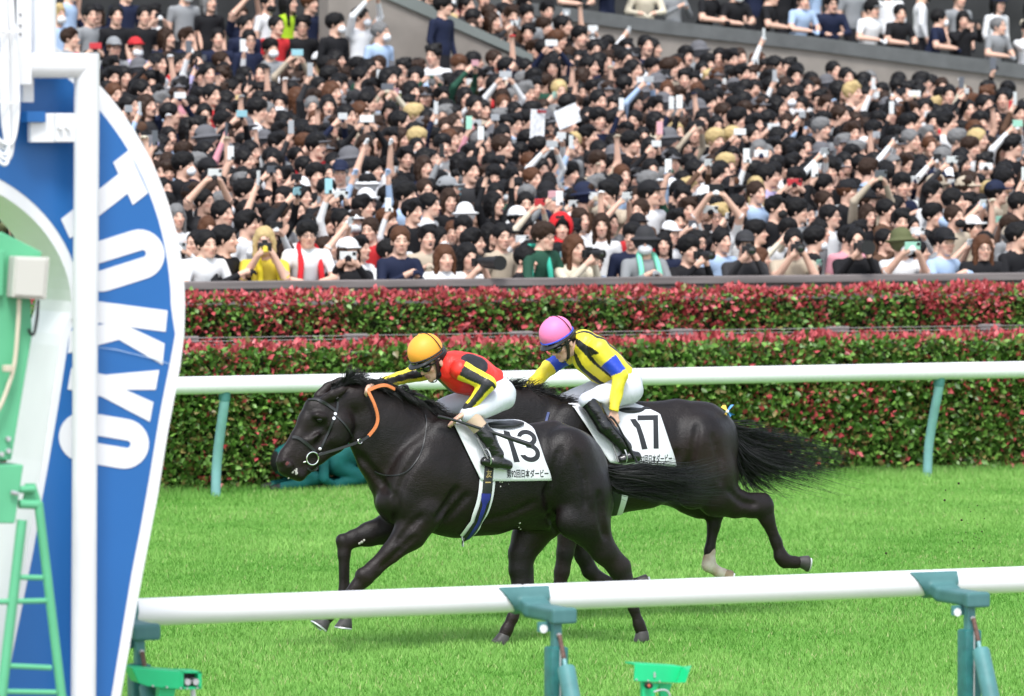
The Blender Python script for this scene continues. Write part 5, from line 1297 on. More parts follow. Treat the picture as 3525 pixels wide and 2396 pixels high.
S13 = dict(gaiter=True, head=(770, 388), pitch=math.radians(27), turn=math.radians(13), neck=((905, 430), 0), wrinkle=1,
    torso=[((925, 440), 0, 58), ((1010, 478), 0, 70), ((1130, 505), 0, 68), ((1290, 560), 0, 52)], pelvis=[((1345, 632), 0, 51), ((1300, 640), 0, 50)],
    near_arm=[((1015, 455), -.17, 33), ((1262, 583), -.25, 25), ((1075, 818), -.22, 17)], far_arm=[((815, 450), .17, 32), ((560, 505), .25, 23), ((258, 590), .0, 17)],
    near_leg=[((1385, 690), -.11, 50), ((1095, 870), -.22, 31), ((1255, 1060), -.28, 26), ((1345, 1225), -.30, 21)],
    far_leg=[((1270, 680), .11, 50), ((850, 800), .22, 31), ((1090, 1000), .27, 26), ((1180, 1170), .29, 21)],
    near_foot=[((1235, 1285), -.30, 17), ((1330, 1290), -.305, 20), ((1445, 1320), -.30, 18)], far_foot=[((1080, 1250), .30, 17), ((1180, 1240), .30, 20), ((1280, 1270), .30, 18)],
    boot_top=.62, tan=True, waist_cut=(((1345, 540), 0), ((1500, 590), 0)),
    hands=[dict(**{'from': ((1100, 790), -.22)}, w=((1062, 842), -.22), k=((985, 893), -.225), curl=(-.5, .2, -.7), across=(.25, -1, .35), thumb=-1),
           dict(**{'from': ((300, 585), .02)}, w=((235, 600), -.02), k=((175, 615), -.08), curl=(-.3, -.5, -.8), across=(-.3, -.9, .3), thumb=1)])
PJ13 = jockey(J13, 'jockey in orange cap and red, black and yellow silks crouching on horse 13', S13, paint13, mat('orange_cap_cloth', (.86, .36, .045), .5, .35, bump=.25, bscale=11), M_leather, M_lens, M_boot)
J17 = Fig(YH17, 2050, j2)
S17 = dict(head=(376, 326), pitch=math.radians(29), turn=math.radians(14), neck=((520, 345), 0), wrinkle=1,
    torso=[((560, 345), 0, 54), ((640, 435), 0, 66), ((745, 525), 0, 65), ((890, 610), 0, 50)], pelvis=[((960, 692), 0, 51), ((900, 700), 0, 50)],
    near_arm=[((700, 375), -.17, 33), ((895, 612), -.25, 25), ((838, 935), -.29, 16)], far_arm=[((500, 385), .17, 32), ((245, 545), .27, 25), ((40, 755), .10, 19)],
    near_leg=[((965, 750), -.11, 52), ((600, 858), -.22, 30), ((760, 1090), -.28, 27), ((945, 1285), -.30, 22)],
    far_leg=[((860, 720), .11, 50), ((370, 868), .22, 28), ((560, 1080), .27, 25), ((720, 1260), .29, 21)],
    near_foot=[((905, 1395), -.30, 16), ((980, 1370), -.305, 19), ((1050, 1372), -.30, 18)], far_foot=[((680, 1370), .30, 16), ((760, 1350), .30, 19), ((850, 1350), .30, 18)],
    boot_top=.02, waist_cut=(((950, 585), 0), ((1070, 650), 0)),
    hands=[dict(**{'from': ((845, 905), -.29)}, w=((838, 965), -.29), k=((828, 1052), -.295), curl=(-.15, .25, -.9), across=(.9, -.4, .1), thumb=1),
           dict(**{'from': ((70, 725), .11)}, w=((20, 765), .09), k=((-40, 790), .06), curl=(-.3, -.5, -.8), across=(-.3, -.9, .3), thumb=1)])
PJ17 = jockey(J17, 'jockey in pink cap and yellow silks with black stripes riding horse 17', S17, paint17, mat('pink_cap_cloth', (.88, .20, .43), .5, .35, bump=.25, bscale=11), mat('blue_band', (.03, .08, .55), .5), M_lens, M_boot)

# saddles and whips
def saddle(H, cv, c, parent, label):
    ctr = P(*cv(*c), H.Y0); S = SDF(ctr - .45, ctr + .45, .009)
    S.ell(ctr, (.17, .15, .034), None, .02); S.ell(ctr + np.array([.12, 0, .012]), (.07, .12, .02), None, .02); S.cap(ctr + np.array([-.12, -.05, .0]), ctr + np.array([-.14, .05, .0]), .03, .03, .02)
    
    V, F = S.mesh(2); o = link('saddle', npmesh('saddle', V, F, [M_leather])); tag(o, label, 'saddle'); return o
saddle(A, j1, (1345, 958), None, 'small black racing saddle under the jockey in orange cap')
saddle(B, j2, (940, 945), None, 'small black racing saddle under the jockey in pink cap')
def whip(fig, pts, label, rs):
    m = MB(); m.tube(catmull([fig.p(q, d) for q, d in pts], 6), rs, 10); o = m.build('whip', M_leather, None, True); tag(o, label, 'whip')
n_ = 13
whip(J13, [((808, 876), -.235), ((1000, 925), -.265), ((1655, 1138), -.40)], 'black whip held in the near hand of the jockey in orange cap', list(np.interp(np.arange(n_), [0, 4, 6, 9, 10, 12], [.012, .011, .009, .011, .017, .017])))
whip(J17, [((800, 1000), -.33), ((868, 1070), -.345), ((1050, 1420), -.36)], 'black whip held down by the jockey in pink cap', list(np.interp(np.arange(n_), [0, 4, 6, 12], [.010, .009, .007, .009])))
# stirrup leathers
for fig, H, a, b, r in ((J13, A, (1165, 1075), (1262, 1262), R13), (J17, B, (810, 1200), (880, 1420), R17)):
    pts = [fig.p(a, -.285), fig.p(b, -.325)]; m = MB(); m.ribbon(pts, [np.array([0, -1., 0.])] * 2, .012, .004); m.build('stirrup_leather', mat('grey_webbing', (.16, .16, .16), .5), r)
# ================================================================== THE STAND AND ITS CROWD
def nd(ax, name, th=True): return ax
FZ0, FSL, YR0 = .86, .152, 53.05
def floor_z(Y): return FZ0 + FSL * (Y - YR0)
def terrace():
    x0, x1 = xr(75, 9)
    m = MB(); st = .62
    for j in range(32):
        y = YR0 - .31 + st * j; z = floor_z(YR0 + st * j)
        m.box(((x0 + x1) / 2, y + st / 2, z / 2 - .002 * j), (x1 - x0, st, z))
    o = m.build('terrace_steps', M_step); tag(o, kind='structure')
terrace()
YWALL = 67.9; YPAR = 70.3
def stand_walls():
    # sloping stair wall with its grey cap
    root = empty('stair_wall', tuple(P(1480, 300, YWALL)), 'beige concrete stair wall with sloping grey cap above the crowd', 'wall')
    m = MB(); m.prism([P(x, y, YWALL) for x, y in [(1120, -260), (1130, 520), (2020, 520), (2020, 316), (1815, 218), (1378, 8), (1130, -111)][1:] ], (0, .35, 0)); m.build('wall_panel', M_concrete, root)
    m = MB(); m.prism([P(x, y, YWALL - .05) for x, y in [(1300, -55), (1330, -55), (1835, 188), (1835, 214), (1300, -18)]], (0, .45, 0)); m.build('cap', mat('grey_green_cap', (.17, .19, .18), .6, .3), root)
    # sloping balcony parapet on the right
    root = empty('balcony_parapet', tuple(P(2800, 300, YPAR)), 'sloping balcony wall with dark grey coping behind the crowd', 'wall')
    top = [(1560, -22), (1953, 30), (2284, 74), (2807, 131), (3199, 183), (3700, 248)]
    m = MB(); m.prism([P(x, y, YPAR) for x, y in top] + [P(x, y, YPAR) for x, y in [(3700, 700), (1560, 700)]], (0, .25, 0)); m.build('wall_panel', M_concrete, root)
    cop = [(x, y - 4) for x, y in top] + [(x, y + 40 + 6 * k / 5) for k, (x, y) in enumerate(top)][::-1]
    m = MB(); m.prism([P(x, y, YPAR - .06) for x, y in cop], (0, .4, 0)); m.build('coping', M_coping, root)
    m = MB(); x0, x1 = xr(78, 6); m.box(((x0 + x1) / 2, 78, 6), (x1 - x0, .3, 20)); o = m.build('stand_back_wall', M_dark); tag(o, 'dark rear wall of the grandstand', 'wall')
stand_walls()

# ------------------------------------------------------------------ body variants
ARMS = {'down': (((.235, .02, 1.12), (.22, -.08, .88)), ((-.235, .02, 1.12), (-.22, -.08, .88)), None),
        'phone': (((.21, -.20, 1.29), (.075, -.36, 1.50)), ((-.21, -.20, 1.29), (-.075, -.36, 1.50)), ((0, -.41, 1.57), 'wide')),
        'phone_high': (((.25, -.14, 1.60), (.085, -.27, 1.83)), ((-.25, -.14, 1.60), (-.085, -.27, 1.83)), ((0, -.32, 1.92), 'wide')),
        'one_high': (((.235, .02, 1.12), (.22, -.08, .88)), ((-.27, -.08, 1.60), (-.21, -.16, 1.85)), ((-.205, -.20, 1.98), 'tall')),
        'fist': (((.29, -.04, 1.60), (.25, -.08, 1.85)), ((-.235, .02, 1.12), (-.22, -.08, .88)), None),
        'cheer': (((.31, -.04, 1.58), (.25, -.10, 1.83)), ((-.31, -.04, 1.58), (-.25, -.10, 1.83)), None),
        'camera': (((.20, -.17, 1.24), (.075, -.24, 1.48)), ((-.20, -.17, 1.24), (-.06, -.33, 1.47)), ((0, -.25, 1.545), 'camera')),
        'lean': (((.27, -.16, 1.13), (.09, -.36, 1.10)), ((-.27, -.16, 1.13), (-.09, -.36, 1.10)), None),
        'clap': (((.25, -.10, 1.13), (.04, -.29, 1.27)), ((-.25, -.10, 1.13), (-.045, -.29, 1.27)), None)}
def frame(yaw, pitch):
    R = rotz(yaw) @ np.array([[0, 1, 0], [-1, 0, 0], [0, 0, 1.0]])     # columns fwd, left, up; faces -Y
    f = R[:, 0] * math.cos(pitch) + np.array([0, 0, 1]) * math.sin(pitch); l = R[:, 1]; return np.stack([f, l, np.cross(f, l)], 1)
M_cshirt = mat('crowd_shirt', rough=.8, spec=.2, src='object', bump=.4, bscale=14)
M_cskin = mat('crowd_skin', rough=.55, spec=.3, src='attr')
M_pants = mat('crowd_trousers', (.02, .02, .024), .8, .2)
M_chair = mat('crowd_hair', rough=.6, spec=.18, src='object', bump=.5, bscale=60, stretch=(3, 3, .6))
VAR = {}; HS = 1.13; CSKIN = (.68, .425, .32)
def body_variant(pose, sleeve, yaw, pitch, mouth, h=.0148):
    key = (pose, sleeve, yaw, pitch, mouth)
    if key in VAR: return VAR[key]
    la, ra, ph = ARMS[pose]; lean = .10 if pose == 'lean' else 0.0
    S = SDF((-.42, -.60, .60), (.42, .26, 2.08), h)
    o = np.array([0, -.03 - lean, 1.575 - lean * .4]); Rm = frame(yaw, pitch)
    S.cap((0, 0, .66), (0, 0, 1.0), .13, .135, .04, .8); S.cap((0, 0, 1.0), (0, -lean, 1.30), .135, .155, .05, .72); S.cap((-.12, -lean, 1.335), (.12, -lean, 1.335), .075, .075, .05, .9)
    arms = []
    for (e, w), sx in ((la, 1), (ra, -1)):
        s = np.array([sx * .185, -lean, 1.36]); e = np.array(e); w = np.array(w); arms.append((s, e, w))
        S.cap(s, e, .060, .048, .03); S.cap(e, w, .045, .031, .015)
    add_head(S, o, Rm, .014, HS, mouth, True, np.array([0, .0 - lean, 1.36]))
    for (s, e, w), sx in zip(arms, (1, -1)):
        d = (w - e) / np.linalg.norm(w - e)
        if ph and pose != 'one_high' or (pose == 'one_high' and sx < 0): k = w + d * .055; c = np.array([-sx * 1., -.2, .1]); ac = np.array([0, .35, 1.])
        elif pose == 'cheer': k = w + d * .075; c = d + np.array([0, -.25, .0]); ac = np.array([1., .2, 0])
        elif pose == 'fist': k = w + d * .06; c = np.array([0, -1., -.2]); ac = np.array([1., 0, 0])
        else: k = w + d * .065; c = np.array([-.3 * sx, -.3, -.8]); ac = np.array([0, 1., .3])
        add_hand(S, w, k, c, ac, None, r=.0108, k=.006, thumb=-1, spread=.021)
    V, F = S.mesh(1)
    # garments: neckline and sleeve length
    head = (V - o) @ Rm; hd_ = np.hypot(V[:, 0], V[:, 1] + lean * .7 + .01); nk = ((V[:, 2] > 1.415 - lean * .25) & (hd_ < .074)) | ((np.linalg.norm(V - o, axis=1) < .21) & (V[:, 2] > 1.462 - lean * .35) & (hd_ < .26))
    sk = nk.copy()
    onarm = np.zeros(len(V), bool)
    for s, e, w in arms:
        t0, v0, d0 = seg_param(V, s, e); t1, v1, d1 = seg_param(V, e, w); near_f = (d1 < .075) & (d1 < d0) ; near_u = (d0 < .09) & ~near_f
        farm = near_f & (t1 > (.06 if sleeve == 'short' else .86)); uarm = near_u & (t0 > .72) if sleeve == 'short' else np.zeros(len(V), bool)
        trunk = (np.linalg.norm(V[:, :2], axis=1) < .16) & (V[:, 2] < 1.38) & (V[:, 1] > -.17 - lean)
        sk |= (farm | uarm) & ~trunk
    C = paint_head(V, o, Rm, CSKIN, HS, mouth); C[~nk] = CSKIN
    fs = sk[F].sum(1) >= 2; fm = np.where(fs, 0, 1); fm[(V[F][:, :, 2].mean(1) < .92) & ~fs] = 2
    me = npmesh('person', V, F, [M_cskin, M_cshirt, M_pants], fmat=fm, cols=C)
    VAR[key] = (me, o, Rm, ph); return VAR[key]
HAIR = {}
def hair_variant(kind):
    if kind in HAIR: return HAIR[kind]
    I = np.eye(3); S = SDF((-.22, -.17, -.36), (.20, .17, .20), .0115)
    if kind in ('short', 'mop', 'bob', 'long', 'thin', 'swept'):
        S.ell((-.014, 0, .052), (.112, .090, .100), I, 0)
        if kind == 'swept': S.cap((.06, -.05, .10), (.0, .07, .125), .035, .04, .03); S.cap((.075, .02, .085), (.02, .085, .05), .028, .03, .02)
        if kind == 'mop': S.ell((-.005, 0, .07), (.118, .098, .092), I, .02); S.ell((.05, 0, .10), (.06, .075, .04), I, .02)
        if kind in ('bob', 'long'):
            S.ell((-.03, 0, .0), (.10, .097, .12), I, .02)
            for g in (-1, 1): S.cap((.02, g * .075, .02), (.01, g * .082, -.13 if kind == 'bob' else -.26), .030, .022, .02)
            S.cap((-.06, 0, -.02), (-.07, 0, -.15 if kind == 'bob' else -.30), .075, .06, .02)
        fr = {'short': .072, 'mop': .047, 'bob': .050, 'long': .058, 'thin': .095, 'swept': .062}[kind]
        S.ell((.105, 0, -.035), (.075, .066, fr + .035), I, .006, 'sub'); S.ell((.07, 0, -.06), (.07, .073, .09), I, .006, 'sub')
        if kind in ('short', 'mop', 'thin', 'swept'):
            for g in (-1, 1): S.ell((.02, g * .10, -.03), (.035, .04, .05), I, .006, 'sub')
            S.ell((-.04, 0, -.13), (.12, .12, .07), I, .01, 'sub')
        mats = [M_chair]
    elif kind == 'cap':
        S.ell((-.010, 0, .055), (.114, .092, .102), I, 0); S.plane((0, 0, .045), (.12, 0, -1)); S.ell((.115, 0, .048), (.085, .075, .011), I, .008)
    elif kind == 'bucket':
        S.ell((-.008, 0, .07), (.112, .092, .095), I, 0); S.plane((0, 0, .045), (0, 0, -1)); S.cap((0, 0, .038), (0, 0, .042), .115, .10, .0); S.ell((.0, 0, .036), (.165, .15, .02), I, .015)
    V, F = S.mesh(1)
    if kind in ('cap', 'bucket'):
        n0 = len(V); mats = [mat('crowd_hat', rough=.75, spec=.2, src='object', bump=.2, bscale=30)]
    else:
        V = V + np.sin(V[:, [1, 2, 0]] * 95 + 1.5 * np.sin(V[:, [2, 0, 1]] * 70)) * .0028
    HAIR[kind] = npmesh('hair', V, F, mats); return HAIR[kind]
def mask_mesh():
    if 'mask' in HAIR: return HAIR['mask']
    S = SDF((.0, -.10, -.14), (.16, .10, .04), .009); S.ell((.062, 0, -.052), (.062, .066, .056), None, 0); S.plane((.045, 0, 0), (-1, 0, 0)); S.ell((.03, 0, -.04), (.066, .06, .08), None, 0, 'sub')
    V, F = S.mesh(1); HAIR['mask'] = npmesh('mask', V, F, [mat('crowd_mask', rough=.8, spec=.2, src='object')]); return HAIR['mask']
def glasses_mesh():
    if 'glasses' in HAIR: return HAIR['glasses']
    m = MB()
    for g in (-1, 1): torus(m, (.112, g * .032, .012), (1, 0, 0), .021, .0028, 14, 5); m.tube([(.11, g * .053, .015), (.0, g * .083, .015)], .0025, 5)
    m.tube([(.113, -.012, .014), (.113, .012, .014)], .0025, 5); o = m.build('tmp', M_leather, None, True); me = o.data; bpy.data.objects.remove(o); HAIR['glasses'] = me; return me
def mat4(R, t): return Matrix([[*map(float, R[0]), float(t[0])], [*map(float, R[1]), float(t[1])], [*map(float, R[2]), float(t[2])], [0, 0, 0, 1]])
M_phone = mat('phone_case', rough=.35, spec=.5, src='object'); M_camb = mat('camera_body', (.012, .012, .013), .5, .4); M_glass = mat('lens_glass', (.01, .01, .014), .05, .6, coat=.5)
def phone_mesh():
    if 'phone' in HAIR: return HAIR['phone'], HAIR['phone_bump']
    m = MB(); m.box((0, 0, 0), (.165, .010, .082)); o = m.build('phone', M_phone, None, False, .004); HAIR['phone'] = o.data; bpy.data.objects.remove(o)
    m = MB(); m.box((.060, -.0065, .020), (.034, .004, .034)); o = m.build('camera_bump', M_camb, None, False, .002); HAIR['phone_bump'] = o.data; bpy.data.objects.remove(o)
    return HAIR['phone'], HAIR['phone_bump']
def add_phone(W, loc, orient, color, label, group='phones held up in the crowd'):
    a, b = phone_mesh(); o = bpy.data.objects.new('phone', a); COL.objects.link(o)
    R = np.eye(3) if orient == 'wide' else roty(math.pi / 2); R = R @ rotx(.15)
    o.matrix_world = W @ mat4(R, loc); o.color = (*color, 1); tag(o, label, 'phone', group)
    c = bpy.data.objects.new('camera_bump', b); COL.objects.link(c); c.parent = o
    return o
def add_camera(W, loc, big, label, white=False):
    L = {0: .10, 1: .20, 2: .34}[big]; r = {0: .036, 1: .045, 2: .062}[big]
    m = MB(); m.box((0, 0, 0), (.135, .06, .085)); m.box((0, -.01, .055), (.055, .05, .03)); o = m.build('camera', M_camb, None, False, .008); o.matrix_world = W @ mat4(np.eye(3), loc); tag(o, label, 'camera', 'cameras of the front row')
    m = MB(); m.lathe([(.001, 0), (r * .8, 0), (r * .85, L * .3), (r, L * .5), (r, L), (r * .8, L), (r * .78, L - .015), (.001, L - .02)], (0, -.03, 0), (0, -1, 0), 20); l = m.build('lens', mat('white_lens', (.62, .62, .58), .4, .4) if white else M_camb, None, True); l.parent = o
    m = MB(); m.lathe([(.001, 0), (r * .74, 0), (r * .7, .003), (.001, .006)], (0, -.03 - L + .014, 0), (0, -1, 0), 18); g_ = m.build('front_glass', M_glass, None, True); g_.parent = l
    if big == 2:
        m = MB(); m.lathe([(r * 1.02, 0), (r * 1.12, 0), (r * 1.2, .10), (r * 1.08, .10)], (0, -.03 - L + .02, 0), (0, -1, 0), 20); hh = m.build('lens_hood', M_camb, None, True); hh.parent = l
    return o
CN = {'black': (.012, .012, .014), 'charcoal': (.035, .035, .038), 'white': (.74, .75, .76), 'grey': (.24, .25, .26), 'navy': (.012, .017, .042), 'beige': (.45, .38, .29), 'pale blue': (.36, .48, .66), 'red': (.50, .03, .035), 'dark green': (.02, .07, .045), 'pink': (.62, .28, .33), 'brown': (.10, .055, .035), 'cream': (.62, .56, .44), 'yellow': (.65, .50, .06), 'lime': (.40, .62, .03), 'lavender': (.42, .38, .60), 'olive': (.10, .11, .05), 'mint': (.38, .58, .46), 'blue': (.03, .10, .42)}
HC = {'black': (.0075, .0070, .0075), 'dark brown': (.030, .016, .010), 'brown': (.085, .036, .018), 'blonde': (.48, .36, .17), 'grey': (.16, .16, .16)}
PHC = [('white', (.72, .74, .74)), ('silver', (.42, .44, .46)), ('black', (.02, .02, .024)), ('pale blue', (.30, .55, .62)), ('mint', (.35, .66, .52)), ('grey', (.12, .13, .15)), ('red', (.55, .05, .06)), ('pink', (.70, .38, .42))]
ACT = {'down': '', 'phone': 'aiming a phone', 'phone_high': 'holding phone overhead', 'one_high': 'raising one phone', 'fist': 'raising a fist', 'cheer': 'with both arms up', 'camera': 'with camera at eye', 'lean': 'leaning on wall', 'clap': 'clapping'}
def ordn(n): return '%d%s' % (n, 'th' if 10 <= n % 100 <= 20 else {1: 'st', 2: 'nd', 3: 'rd'}.get(n % 10, 'th'))
def add_person(X, Y, z, pose, sleeve, hv, hair, hcol, top, yaw, scale, extra=(), hat=None, label=None, group=None, wide=1.0):
    me, o, Rm, ph = body_variant(pose, sleeve, *hv)
    p = bpy.data.objects.new('person', me); COL.objects.link(p)
    W = Matrix.Translation((X, Y, z)) @ Matrix.Rotation(yaw, 4, 'Z') @ Matrix.Diagonal((scale * wide, scale * wide, scale, 1))
    p.matrix_world = W; p.color = (*CN[top], 1); tag(p, label, 'person', group)
    def child(name, mesh, col, T=None):
        c = bpy.data.objects.new(name, mesh); COL.objects.link(c); c.parent = p; c.matrix_local = mat4(Rm * HS, o) if T is None else T; c.color = (*col, 1); return c
    child('hair', hair_variant(hair), HC[hcol])
    if hat: c = child('hat', hair_variant(hat[0]), CN[hat[1]])
    if 'mask' in extra: child('mask', mask_mesh(), (.74, .76, .78))
    if 'blackmask' in extra: child('mask', mask_mesh(), (.02, .02, .02))
    if 'glasses' in extra: child('glasses', glasses_mesh(), (0, 0, 0))
    return p, W, ph
HV = [(0.0, .05, 0.0), (.45, .10, .7), (-.35, .0, .0), (.25, .12, .9)]
rc = random.Random(21)
def wpick(items): 
    t = sum(w for _, w in items); r = rc.random() * t
    for v, w in items:
        r -= w
        if r <= 0: return v
    return items[-1][0]
TOPS = [('black', 36), ('charcoal', 7), ('white', 20), ('grey', 11), ('navy', 9), ('beige', 5), ('pale blue', 4), ('red', 2), ('dark green', 2), ('pink', 1), ('brown', 2), ('cream', 3), ('olive', 1), ('lavender', 1)]
POSES = [('down', 62), ('phone', 14), ('phone_high', 6), ('one_high', 4), ('fist', 3), ('cheer', 1), ('clap', 7)]
def random_attr():
    pose = wpick(POSES); sleeve = wpick([('short', 55), ('long', 45)]); hair = wpick([('short', 36), ('mop', 18), ('swept', 20), ('bob', 12), ('long', 9), ('thin', 5)]); hcol = wpick([('black', 70), ('dark brown', 19), ('brown', 5), ('grey', 4), ('blonde', 2)])
    hat = None
    if rc.random() < .14: hat = (wpick([('cap', 80), ('bucket', 20)]), wpick([('black', 50), ('white', 20), ('navy', 12), ('grey', 8), ('beige', 6), ('red', 4)]))
    ex = []
    if rc.random() < .15 and 'phone' != pose: ex.append(wpick([('mask', 85), ('blackmask', 15)]))
    if rc.random() < .16: ex.append('glasses')
    return dict(pose=pose, sleeve=sleeve, hv=rc.choice(HV), hair=hair, hcol=hcol, top=wpick(TOPS), hat=hat, extra=tuple(ex))
def make_label(a, where):
    if a['hat']: who = 'person in %s %s and %s top' % (a['hat'][1], 'cap' if a['hat'][0] == 'cap' else 'bucket hat', a['top'])
    elif 'mask' in a['extra']: who = 'masked person in %s top' % a['top']
    elif a['hair'] in ('long', 'bob'): who = '%s-haired person in %s top' % (('long ' if a['hair'] == 'long' else 'bobbed ') + a['hcol'].replace('dark ', ''), a['top'])
    else: who = '%s-haired person in %s top' % (a['hcol'].replace(' ', '-'), a['top'])
    s = ' '.join((who + ' ' + ACT[a['pose']]).split()) + ', ' + where
    return s if len(s.split()) <= 16 else who + ', ' + where
def sign_edge(y):
    return -310 + 946 * math.sqrt(max(0, 1 - ((1062 - y) / 1062) ** 2)) if y < 1062 else 640
ROWN = ['front row', 'second row', 'third row', 'fourth row', 'fifth row', 'sixth row', 'seventh row', 'eighth row', 'ninth row', 'tenth row', 'eleventh row']

# front row, one by one: (x in the 2324 px view, pose, hair, hair colour, top, yaw, extras, hat, crouch)
FRONT = [(452, 'lean', 'short', 'black', 'white', .2, (), None, .10), (505, 'clap', 'short', 'black', 'black', .55, (), None, .08), (600, 'camera', 'long', 'blonde', 'yellow', -.35, (), None, .12),
         (692, 'lean', 'mop', 'black', 'white', -.2, ('glasses',), None, .0), (792, 'phone', 'bob', 'dark brown', 'black', -.4, (), ('cap', 'white'), .22), (905, 'clap', 'short', 'brown', 'navy', .1, (), None, .10),
         (1000, 'lean', 'bob', 'brown', 'white', -.1, (), None, .24), (1058, 'camera', 'bob', 'black', 'white', .1, (), None, .28), (1165, 'lean', 'short', 'black', 'black', .9, (), None, .26), (1212, 'lean', 'mop', 'dark brown', 'dark green', .4, ('glasses',), None, .05),
         (1300, 'camera', 'long', 'brown', 'cream', .25, (), None, .22), (1462, 'clap', 'short', 'black', 'grey', -.1, ('mask',), ('bucket', 'charcoal'), .13), (1560, 'camera', 'mop', 'black', 'black', .1, (), None, .22),
         (1690, 'camera', 'short', 'black', 'charcoal', -.3, (), ('cap', 'charcoal'), .18), (1800, 'camera', 'short', 'black', 'beige', -.3, (), None, .18), (1942, 'camera', 'thin', 'black', 'black', -.3, (), None, .18),
         (2045, 'phone', 'short', 'black', 'white', -.2, ('mask',), ('bucket', 'olive'), .18), (2140, 'clap', 'short', 'black', 'pale blue', .35, (), ('cap', 'black'), .17), (2222, 'lean', 'long', 'brown', 'black', -.2, ('glasses',), None, .18), (2305, 'clap', 'short', 'black', 'black', .3, (), None, .10), (2390, 'lean', 'short', 'black', 'navy', .1, (), None, .12)]
def front_row():
    lens = {600: (0, False), 1058: (2, False), 1300: (1, False), 1560: (1, False), 1690: (1, False), 1800: (1, False), 1942: (2, False)}
    for i, (dx, pose, hair, hcol, top, yaw, ex, hat, cr) in enumerate(FRONT):
        Y = YW + .52 + .05 * rc.random(); S_ = P(dx * 1.5168, 900, Y)
        a = dict(pose=pose, hair=hair, hcol=hcol, top=top, extra=ex, hat=hat)
        p, W, ph = add_person(S_[0], Y, FZ0 - .10 - cr, pose, 'long' if top not in ('white', 'yellow', 'beige') else 'short', HV[(i * 7) % 3] if pose != 'camera' else HV[0], hair, hcol, top, yaw, 1.08 + .03 * rc.random(), ex, hat, make_label(a, 'front row, %s from left' % ordn(i + 1)), 'front row of spectators')
        if pose == 'camera': add_camera(W, ph[0], lens.get(dx, (0, False))[0], 'black camera of the front-row person %s from left' % ordn(i + 1), lens.get(dx, (0, False))[1])
        elif ph: c = PHC[0] if dx == 792 else PHC[4]; add_phone(W, ph[0], ph[1], c[1], '%s phone held by front-row person %s from left' % (c[0], ordn(i + 1)))
    # towels and scarves worn in the front row, as in the photograph
    for dx, col, nm, cr in ((692, (.60, .03, .04), 'red towel around the neck of front-row person in white', .0), (600, (.75, .60, .04), 'yellow towel on front-row person with camera and blonde hair', .12), (1212, (.05, .42, .30), 'green scarf on front-row person with glasses and dark green top', .05), (1462, (.20, .62, .45), 'mint green towel on front-row person in charcoal bucket hat', .13)):
        Y = YW + .52; q = P(dx * 1.5168, 900, Y); z = FZ0 + .05 - cr
        pts = catmull([(q[0] - .13, Y - .17, z + 1.00), (q[0] - .11, Y - .17, z + 1.24), (q[0] - .09, Y - .06, z + 1.43), (q[0], Y + .07, z + 1.46), (q[0] + .09, Y - .06, z + 1.43), (q[0] + .11, Y - .17, z + 1.24), (q[0] + .13, Y - .17, z + 1.06)], 5)
        m = MB(); m.tube(pts, .032, 10); o = m.build('towel', mat('towel_%d' % dx, col, .9, .1, bump=.4, bscale=40), None, True); tag(o, nm, 'towel')
front_row()
def lower_crowd():
    """rows behind the front; near ones are individuals, the far rows follow as one mass"""
    rows = []; far = []; hid = []
    for j in range(1, 35):
        Y = YR0 + .15 + .50 * j; fz = floor_z(Y); st = .40
        x0 = P(-900, 500, Y)[0]; x1 = P(4400, 500, Y)[0]; n = int((x1 - x0) / st); row = []
        for i in range(n):
            X = x0 + (i + (.5 if j % 2 else 0)) * st + rc.gauss(0, .055); y_ = Y + rc.gauss(0, .10); z = fz + rc.gauss(0, .045) - (.04 if rc.random() < .3 else 0) - (.20 if j == 1 else .13 if j == 2 else .06 if j == 3 else 0)
            h = proj((X, y_, z + 1.58))
            out = h[0] < sign_edge(h[1]) - 30 or h[0] > 3600          # behind the sign or beside the frame
            if h[1] < 232 and h[0] < 1135: continue                 # seats begin here
            if Y > YWALL - .35 and h[0] < 1850: continue
            if 1130 <= h[0] < 1850 and h[1] < 210: continue
            if Y > YPAR - .4: continue
            if h[0] > 1950 and h[1] < np.interp(h[0], [1950, 2284, 2894, 3525, 3700], [112, 172, 240, 335, 360]): continue
            if out: hid.append((X, y_, z))
            else: row.append((X, y_, z))
        rows.append(row)
    for r in range(5):                                              # the flight behind the stair wall
        Y = YWALL + .55 + .36 * r; x = 1420.0 + 60 * r; row = []
        while x < 2120:
            cap_y = 8 + (x - 1378) * .48; hy = cap_y - 22 - 44 * r + rc.gauss(0, 8)
            if hy > -40: q = P(x, hy, Y); row.append((q[0], Y, q[2] - 1.58))
            x += rc.uniform(58, 84)
        rows.append(row)
    count = 0
    for j, row in enumerate(rows):
        for i, (X, Y, z) in enumerate(sorted(row)):
            a = random_attr(); yaw = rc.gauss(.22, .42); sc = rc.gauss(.985, .035) * (.96 if a['hair'] in ('bob', 'long') else 1)
            if j < 8:
                where = '%s, %s from left' % (ROWN[j + 1], ordn(i + 1))
                p, W, ph = add_person(X, Y, z, a['pose'], a['sleeve'], a['hv'], a['hair'], a['hcol'], a['top'], yaw, sc, a['extra'], a['hat'], make_label(a, where), 'spectators packed on the terrace', 1.0 if a['hair'] in ('short', 'mop', 'thin', 'swept') else .93)
                if ph: c = PHC[rc.choices(range(8), [40, 14, 14, 8, 6, 8, 5, 5])[0]]; add_phone(W, ph[0], ph[1], c[1], '%s phone held up in %s, %s person from left' % (c[0], ROWN[j + 1], ordn(i + 1)))
                count += 1
            else: far.append((X, Y, z, a, yaw, sc))
    for X, Y, z in hid: far.append((X, Y, z, random_attr(), rc.gauss(.22, .42), rc.gauss(.985, .035)))
    return far, count
FARP, NP_ = lower_crowd()
